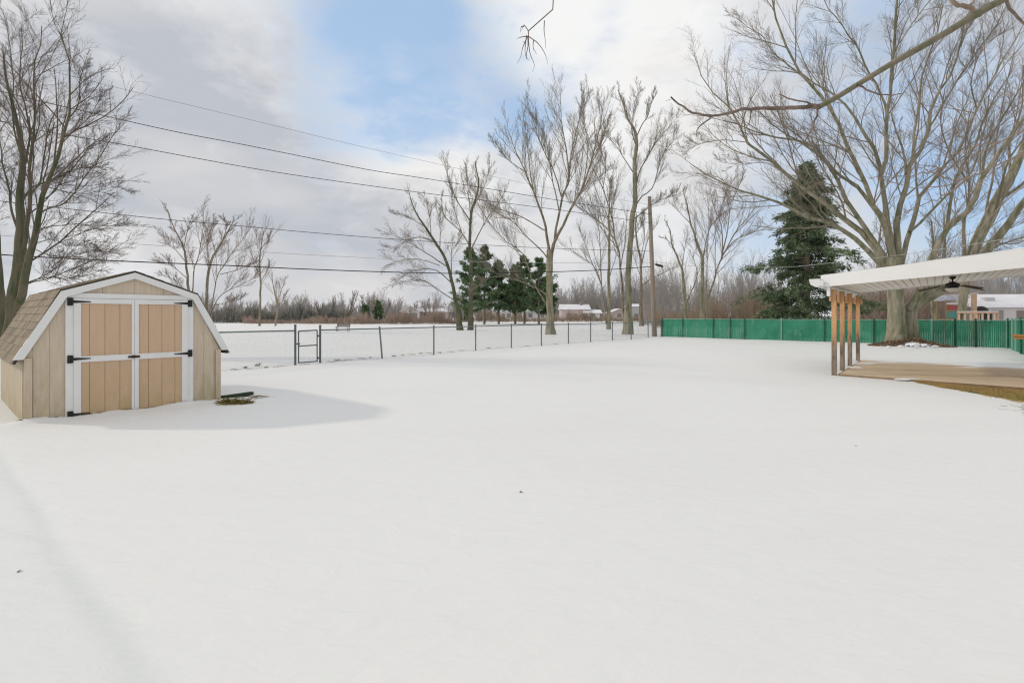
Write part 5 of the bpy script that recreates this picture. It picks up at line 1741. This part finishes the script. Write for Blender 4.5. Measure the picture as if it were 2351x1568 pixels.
# ------------------------------------------------------------------ bench in the park
bp = G(785, 761)
bench = thing('park_bench', 'small dark park bench standing alone on the snow beyond the gate', 'bench', bp)
M_bench = mat('bench_wood', (0.10, 0.105, 0.09), 0.8, 0.6, 8, (0.16, 0.16, 0.14))
bx0 = bp + np.array([-0.66, 0, 0])
mb = MB()
for k in range(3):
    mb.box(bx0 + np.array([0, -0.02 + k * 0.14, 0.42]), (1.32, 0, 0), (0, 0.12, 0), (0, 0, 0.04))
mb.build('seat', M_bench, bench)
mb = MB()
for k in range(3):
    mb.box(bx0 + np.array([0, 0.42 + k * 0.02, 0.50 + k * 0.09]), (1.32, 0, 0), (0, 0.035, 0), (0, 0, 0.07))
mb.build('backrest', M_bench, bench)
for sx in (0.07, 1.20):
    MB().box(bx0 + np.array([sx, 0.0, -0.1]), (0.05, 0, 0), (0, 0.06, 0), (0, 0, 0.518)).build('leg', M_bench, bench)
    MB().prism([bx0 + np.array([sx, 0.38, -0.1]), bx0 + np.array([sx, 0.44, -0.1]), bx0 + np.array([sx, 0.53, 0.76]), bx0 + np.array([sx, 0.48, 0.76])], (0.05, 0, 0)).build('leg', M_bench, bench)

# ------------------------------------------------------------------ utility pole and lines
pole = thing('utility_pole', 'tall weathered wooden utility pole at the junction of the two fences', 'utility pole', G(1502, 772.5))
PY = 34.5
pbase, ptop = W(1503, 772, PY), W(1491, 452, PY)
MB().tube([pbase - UPV * 0.3, (pbase + ptop) / 2, ptop], [0.19, 0.165, 0.13], 14).build('shaft', M_pole, pole, smooth=True)
pdir = (ptop - pbase)
for y_ in (470, 492, 512):
    c = pbase + pdir * (772 - y_) / 320
    mb = MB().tube([c + np.array([0.0, -0.14, 0]), c + np.array([0.0, -0.30, 0.0])], 0.018, 6)
    mb.tube([c + np.array([0, -0.30, -0.06]), c + np.array([0, -0.30, 0.02]), c + np.array([0, -0.30, 0.08])], [0.035, 0.05, 0.03], 8)
    mb.build('insulator', mat('insulator_ceramic', (0.12, 0.10, 0.09), 0.3), pole)
MB().tube([W(1504.5, 760, PY - 0.17), W(1497, 560, PY - 0.17)], 0.02, 6).build('conduit', M_metal, pole)

LNA = np.array([-22.5, 20.0])
LNB = np.array([W(1497, 600, PY)[0], PY])


def line_pt(x, y):
    d = LNB - LNA
    r = (x - CX) / FPX
    t_ = (r * LNA[1] - LNA[0]) / (d[0] - r * d[1])
    Y = LNA[1] + t_ * d[1]
    return W(x, y, Y)


lines = [
    ('thin_power_line', 'topmost thin overhead wire fading out above the pair of bare trees', [(-160, 70), (0, 130), (229, 192), (560, 272), (800, 330), (1010, 378), (1250, 430), (1492, 470)], 0.007, M_cable),
    ('power_line', 'second overhead wire from the top', [(-160, 160), (19, 215), (220, 262), (408, 304), (551, 331), (700, 361), (850, 391), (1000, 414), (1280, 460), (1492, 492)], 0.018, M_cable),
    ('power_line', 'third overhead wire from the top', [(-160, 235), (0, 278), (100, 302), (262, 329), (551, 382), (700, 406), (850, 427), (1000, 447), (1280, 482), (1492, 512)], 0.017, M_cable),
    ('power_line', 'fourth overhead wire, crossing at the height of the park tree crowns', [(-160, 442), (0, 462), (220, 487), (390, 505), (551, 519), (700, 533), (900, 549), (1100, 562), (1280, 571), (1495, 577)], 0.015, M_cable),
    ('thin_power_line', 'thin pale overhead wire second from the bottom', [(-160, 530), (33, 543), (272, 558), (421, 568), (600, 579), (880, 594), (1100, 601), (1280, 604), (1496, 603)], 0.012, M_cable_pale),
    ('telephone_cable', 'thick black lowest overhead cable passing right over the shed roof', [(-160, 572), (0, 585), (200, 596), (330, 602), (551, 611), (700, 618), (900, 625), (1080, 628), (1280, 624), (1400, 619), (1497, 612)], 0.027, M_cable),
]
for nm, lab, pts, r_, m_ in lines:
    P = smooth_path([line_pt(*p) for p in pts], 40)
    v, q = tubes(P[None], np.full((1, 40), r_), 5)
    tag(mesh_obj(nm, v, q, m_, smooth=True), lab, 'cable', 'overhead wires between the shed and the pole')
# lines leaving the pole to the right
rlines = [('service_wire', 'pale service wire sagging over the spruce towards the patio cover', [(1498, 600, 34.4), (1600, 612, 32), (1788, 614, 28), (1897, 605, 26), (2017, 592, 23), (2169, 571, 20), (2330, 545, 17.5), (2480, 515, 16)], 0.012, M_cable_pale)]
for nm, lab, pts, r_, m_ in rlines:
    P = smooth_path([W(*p) for p in pts], 30)
    v, q = tubes(P[None], np.full((1, 30), r_), 5)
    tag(mesh_obj(nm, v, q, m_, smooth=True), lab, 'cable')
s0_, s1_ = W(1503, 606.5, 34.2), W(1523, 612.5, 33.7)
sp_ = MB().tube([s0_, s0_ * 0.8 + s1_ * 0.2, s0_ * 0.2 + s1_ * 0.8, s1_], [0.03, 0.085, 0.085, 0.03], 8).build('splice_case', M_black)
tag(sp_, 'black splice case hanging on the cable just right of the utility pole', 'cable box')

# ------------------------------------------------------------------ deck and patio cover
DO = np.array([8.39, 11.86, 0.0])


def D(a_, b_, z):
    return DO + A * a_ + B * b_ + UPV * z


deck = thing('wooden_deck', 'low tan wooden deck floor under the patio cover with snow on its edges', 'deck', DO)
M_deck = mat('deck_board', (0.66, 0.50, 0.34), 0.8, 0.8, 2.0, (0.52, 0.40, 0.27), 0.4, 30, island=(0.68, 0.54, 0.38))
mb = MB()
k = 0.02
while k < 4.98:
    mb.box(D(k, 0.12, 0.045), A * 0.134, B * 8.2, UPV * 0.03)
    k += 0.141
mb.build('floor_boards', M_deck, deck)
M_deck_dk = mat('deck_rim', (0.34, 0.22, 0.13), 0.85, 0.8, 3, (0.22, 0.14, 0.09))
MB().box(D(-0.022, 0.10, -0.1), A * 0.038, B * 8.2, UPV * 0.172).build('rim_board', M_deck_dk, deck)
MB().box(D(0.018, 0.08, -0.1), A * 4.97, B * 0.038, UPV * 0.172).build('rim_board', M_deck_dk, deck)
for k_, (p_, rx_, ry_, rz_) in enumerate(((D(4.75, 1.0, 0.07), 0.9, 0.12, 0.04), (D(3.7, 0.35, 0.07), 0.35, 0.12, 0.035), (D(4.95, 3.0, 0.03), 1.4, 0.16, 0.06),
                                          (D(2.2, 0.24, 0.07), 0.16, 0.16, 0.03), (D(0.02, 1.45, 0.06), 0.32, 0.06, 0.04))):
    mb = MB()
    lump(mb, p_, rx_, ry_, rz_, 3 + k_, 18)
    mb.build('snow_patch', M_snowcap, deck, smooth=True)

cover = thing('patio_cover', 'white slanted patio roof on four weathered cedar posts over the deck', 'patio cover', DO)
mp = bpy.data.materials.new('cedar_post')
mp.use_nodes = True
t = NT(mp.node_tree)
bs = mp.node_tree.nodes['Principled BSDF']
bs.inputs['Roughness'].default_value = 0.8
oc = t.n('ShaderNodeTexCoord').outputs['Object']
sep = t.n('ShaderNodeSeparateXYZ')
t.put(sep.inputs[0], oc)
nz = t.noise(t.mapping(oc, scale=(8, 8, 1.2)), 2.5, 5, 0.65, 0.4)
hgt = t.math('ADD', sep.outputs['Z'], t.math('MULTIPLY', t.math('SUBTRACT', nz, 0.5), 1.6))
cA = t.mix(t.mapr(nz, 0.35, 0.65), (0.68, 0.40, 0.20, 1), (0.48, 0.26, 0.12, 1))
cB = t.mix(t.mapr(nz, 0.35, 0.6), (0.12, 0.09, 0.07, 1), (0.30, 0.24, 0.18, 1))
t.put(bs.inputs['Base Color'], t.mix(t.mapr(hgt, 0.7, 1.25), cB, cA))
postA = [(0.0, 1908, 863), (1.44, 0, 0), (3.07, 0, 0), (5.0, 0, 0)]
ptt = [0.0] + [run_t(v_, DO, DO + A) for v_ in (1933.5, 1951, 1969.5)]
for k, t_ in enumerate(ptt):
    p = D(t_, -0.055, -0.1)
    po = MB().box(p, A * 0.105, B * 0.105, UPV * 2.38).build('post', mp, cover)
    # bracket blocks under the beam
    MB().box(D(t_ - 0.045, -0.10, 1.97), A * 0.21, B * 0.045, UPV * 0.17).build('bracket', mp, po)
    MB().box(D(t_ - 0.045, 0.066, 1.97), A * 0.21, B * 0.045, UPV * 0.17).build('bracket', mp, po)
M_cov = mat('cover_white', (0.86, 0.85, 0.83), 0.5, 0.5, 1.2, (0.78, 0.76, 0.73), stretch=(1, 1, 3))
M_cov_beam = mat('beam_white', (0.82, 0.82, 0.80), 0.5, 0.5, 2, (0.60, 0.60, 0.57))
MB().box(D(-0.22, -0.128, 2.10), A * 5.55, B * 0.07, UPV * 0.26).build('beam', M_cov_beam, cover)
SLP = 0.10
zr = lambda b_: 2.335 + (b_ + 0.364) * SLP
LB = 7.6
# ceiling ribs (underside), near and far fascia, eave gutter, snow on top
mb = MB()
u0, u1 = -0.25, 5.35
k = -0.30
while k < LB:
    e_ = k + 0.140
    mb.prism([D(u0 + 0.03, k, zr(k) + 0.02), D(u0 + 0.03, e_, zr(e_) + 0.02), D(u0 + 0.03, e_, zr(e_) + 0.05), D(u0 + 0.03, k, zr(k) + 0.05)], A * (u1 - u0 - 0.06))
    k += 0.16
mb.build('ceiling_panels', mat('ceiling_white', (0.80, 0.79, 0.77), 0.5), cover)
MB().prism([D(u0 + 0.03, -0.36, zr(-0.36) + 0.052), D(u0 + 0.03, LB, zr(LB) + 0.052), D(u0 + 0.03, LB, zr(LB) + 0.20), D(u0 + 0.03, -0.36, zr(-0.36) + 0.20)], A * (u1 - u0 - 0.06)).build('roof_panel', M_cov, cover)
for uu in (u0, u1 - 0.03):
    MB().prism([D(uu, -0.25, zr(-0.25) - 0.012), D(uu, LB, zr(LB) - (0.24 if uu == u0 else 0.012)), D(uu, LB, zr(LB) + 0.285), D(uu, -0.25, zr(-0.25) + 0.285)], A * 0.028).build('fascia_board', M_cov, cover)
gt = MB()
gt.prism([D(u0 - 0.03, -0.50, 2.49), D(u0 - 0.03, -0.47, 2.40), D(u0 - 0.03, -0.36, 2.34), D(u0 - 0.03, -0.255, 2.34), D(u0 - 0.03, -0.255, 2.55), D(u0 - 0.03, -0.50, 2.55)], A * (u1 - u0 + 0.06))
gt.build('gutter', M_white, cover)
MB().box(D(u0 - 0.035, -0.30, 2.36), -A * 0.05, B * 0.12, UPV * 0.14).build('gutter_end', M_white, cover)
# snow lying on the roof with a wavy edge
sv, sf = [], []
NU, NBb = 24, 60
rs = np.random.RandomState(8)
for i in range(NU + 1):
    for j in range(NBb + 1):
        a_ = u0 + 0.0 + (u1 - u0) * i / NU
        b_ = -0.33 + (LB + 0.3) * j / NBb
        edge = min(i, NU - i) / 3.0
        hsn = 0.055 * min(1, 0.25 + edge) * (0.75 + 0.35 * math.sin(b_ * 3.1 + 1) * math.sin(b_ * 1.3)) + rs.uniform(0, 0.004)
        sv.append(D(a_, b_, zr(b_) + (0.288 if (i == 0 or i == NU) else 0.29) + (0.0 if i in (0, NU) else hsn)))
for i in range(NU):
    for j in range(NBb):
        a0 = i * (NBb + 1) + j
        sf.append((a0, a0 + NBb + 1, a0 + NBb + 2, a0 + 1))
mesh_obj('roof_snow', sv, sf, M_snowcap, cover, smooth=True)

# ceiling fan
fc = W(2187, 640, 12.0)
bb = (fc - DO) @ B
fc[2] = zr(bb) + 0.02
fan = thing('ceiling_fan', 'black outdoor ceiling fan with a white bowl light hanging under the patio cover', 'ceiling fan', fc)


def lathe(prof_, c, n=20):
    v, f = [], []
    for r_, z in prof_:
        for j in range(n):
            a_ = 2 * PI * j / n
            v.append((c[0] + r_ * math.cos(a_), c[1] + r_ * math.sin(a_), c[2] + z))
    for i in range(len(prof_) - 1):
        for j in range(n):
            f.append((i * n + j, i * n + (j + 1) % n, (i + 1) * n + (j + 1) % n, (i + 1) * n + j))
    mb = MB()
    mb.add(v, f)
    return mb


lathe([(0.0, 0.0), (0.075, 0.0), (0.07, -0.03), (0.03, -0.07), (0.016, -0.075), (0.016, -0.13), (0.06, -0.135), (0.065, -0.16), (0.0, -0.16)][::-1], fc).build('mount', M_black, fan, smooth=True)
lathe([(0.0, -0.162), (0.10, -0.165), (0.14, -0.19), (0.15, -0.24), (0.12, -0.275), (0.10, -0.30), (0.0, -0.30)][::-1], fc).build('motor', M_black, fan, smooth=True)
lathe([(0.0, -0.302), (0.155, -0.303), (0.15, -0.33), (0.11, -0.375), (0.05, -0.395), (0.0, -0.40)][::-1], fc).build('lamp_bowl', mat('frosted_glass', (0.75, 0.74, 0.70), 0.4), fan, smooth=True)
M_blade = mat('fan_blade', (0.09, 0.075, 0.055), 0.5, 0.6, 6, (0.06, 0.045, 0.03))
for k in range(5):
    a_ = math.radians(-12 + 72 * k)
    rd = np.array([math.cos(a_), math.sin(a_), 0])
    sd_ = np.array([-math.sin(a_), math.cos(a_), 0])
    tl = UPV * 0.28
    z0 = fc + UPV * -0.255
    pts = [z0 + rd * 0.24 - sd_ * 0.05 - tl * 0.05, z0 + rd * 0.66 - sd_ * 0.07 - tl * 0.10 - UPV * 0.10, z0 + rd * 0.68 + sd_ * 0.06 + tl * 0.06 - UPV * 0.10, z0 + rd * 0.24 + sd_ * 0.05 + tl * 0.05]
    bl = MB().prism(pts, UPV * 0.014).build('blade', M_blade, fan)
    MB().box(z0 + rd * 0.16 - sd_ * 0.02 - UPV * 0.004, rd * 0.12, sd_ * 0.04, UPV * 0.010).build('blade_arm', M_black, bl)

# ------------------------------------------------------------------ grass strip in front of the deck, leaf litter under the maple
rs = np.random.RandomState(15)
n = 60000
bq = rs.uniform(1.6, 5.6, n)
wdt = np.clip((bq - 1.45) * 1.15, 0, 3.2)
aq = -rs.uniform(0, 1, n) * wdt * (1 + 0.10 * np.sin(bq * 7) + 0.08 * np.sin(bq * 19 + 1) + 0.10 * rs.normal(0, 1, n)) - 0.035
aq = np.minimum(aq, -0.035)
bxp = PATCH_O[0] + A[0] * aq + B[0] * bq
byp = PATCH_O[1] + A[1] * aq + B[1] * bq
base = np.stack([bxp, byp, ground_h(bxp, byp) - 0.005], axis=1)
d = rs.normal(0, 0.75, (n, 3))
d[:, 2] = 0.8
d /= np.linalg.norm(d, axis=1, keepdims=True)
hq = rs.uniform(0.015, 0.05, n)[:, None]
side = np.cross(d, rs.normal(0, 1, (n, 3)))
side /= np.linalg.norm(side, axis=1, keepdims=True)
side *= 0.004
v = np.stack([base - side, base + side, base + d * hq + side * 0.3, base + d * hq - side * 0.3], axis=1).reshape(-1, 3)
go = mesh_obj('grass', v, (np.arange(n)[:, None] * 4 + np.arange(4)[None]), M_grass)
tag(go, 'strip of bare yellow green grass in front of the deck', kind='stuff')

c = np.array([20.75, 23.65, 0])
v, f = leaf_quads(c, 4200, 2.1, 1.2, 0.28, 0.05, 5)
tag(mesh_obj('leaf_litter', v, f, M_leaf), 'brown leaf litter heaped round the foot of the maple', kind='stuff')
lumps = ((2096, 786, 1.0, 'largest snow lump at the maple foot, between the two stems'), (2122, 789, 0.7, 'snow lump just right of the maple stems'), (2068, 796, .45, 'flat snow lump under the left maple stem'),
         (2146, 789, 0.5, 'rightmost snow lump by the maple litter'), (2040, 796, 0.4, 'leftmost snow lump by the maple litter'), (2104, 795, 0.4, 'small snow lump below the largest one at the maple foot'), (2133, 795, 0.35, 'small low snow lump near the right end of the maple litter'))
for k, (px, py, sc_, lab) in enumerate(lumps):
    c = W(px, py, 22.7 - 0.12 * k)
    mb = MB()
    lump(mb, (c[0], c[1], gz(c) + 0.03), 0.34 * sc_, 0.2 * sc_, 0.16 * sc_, 70 + k, 16)
    mb.v = [q_ + np.array([0.05 * sc_ * math.sin(i_ * 1.7), 0.0, 0.035 * sc_ * math.sin(i_ * 2.9)]) for i_, q_ in enumerate(mb.v)]
    tag(mb.build('snow_lump', M_snowcap, smooth=True), lab, 'snow lump', 'snow lumps at the foot of the maple')
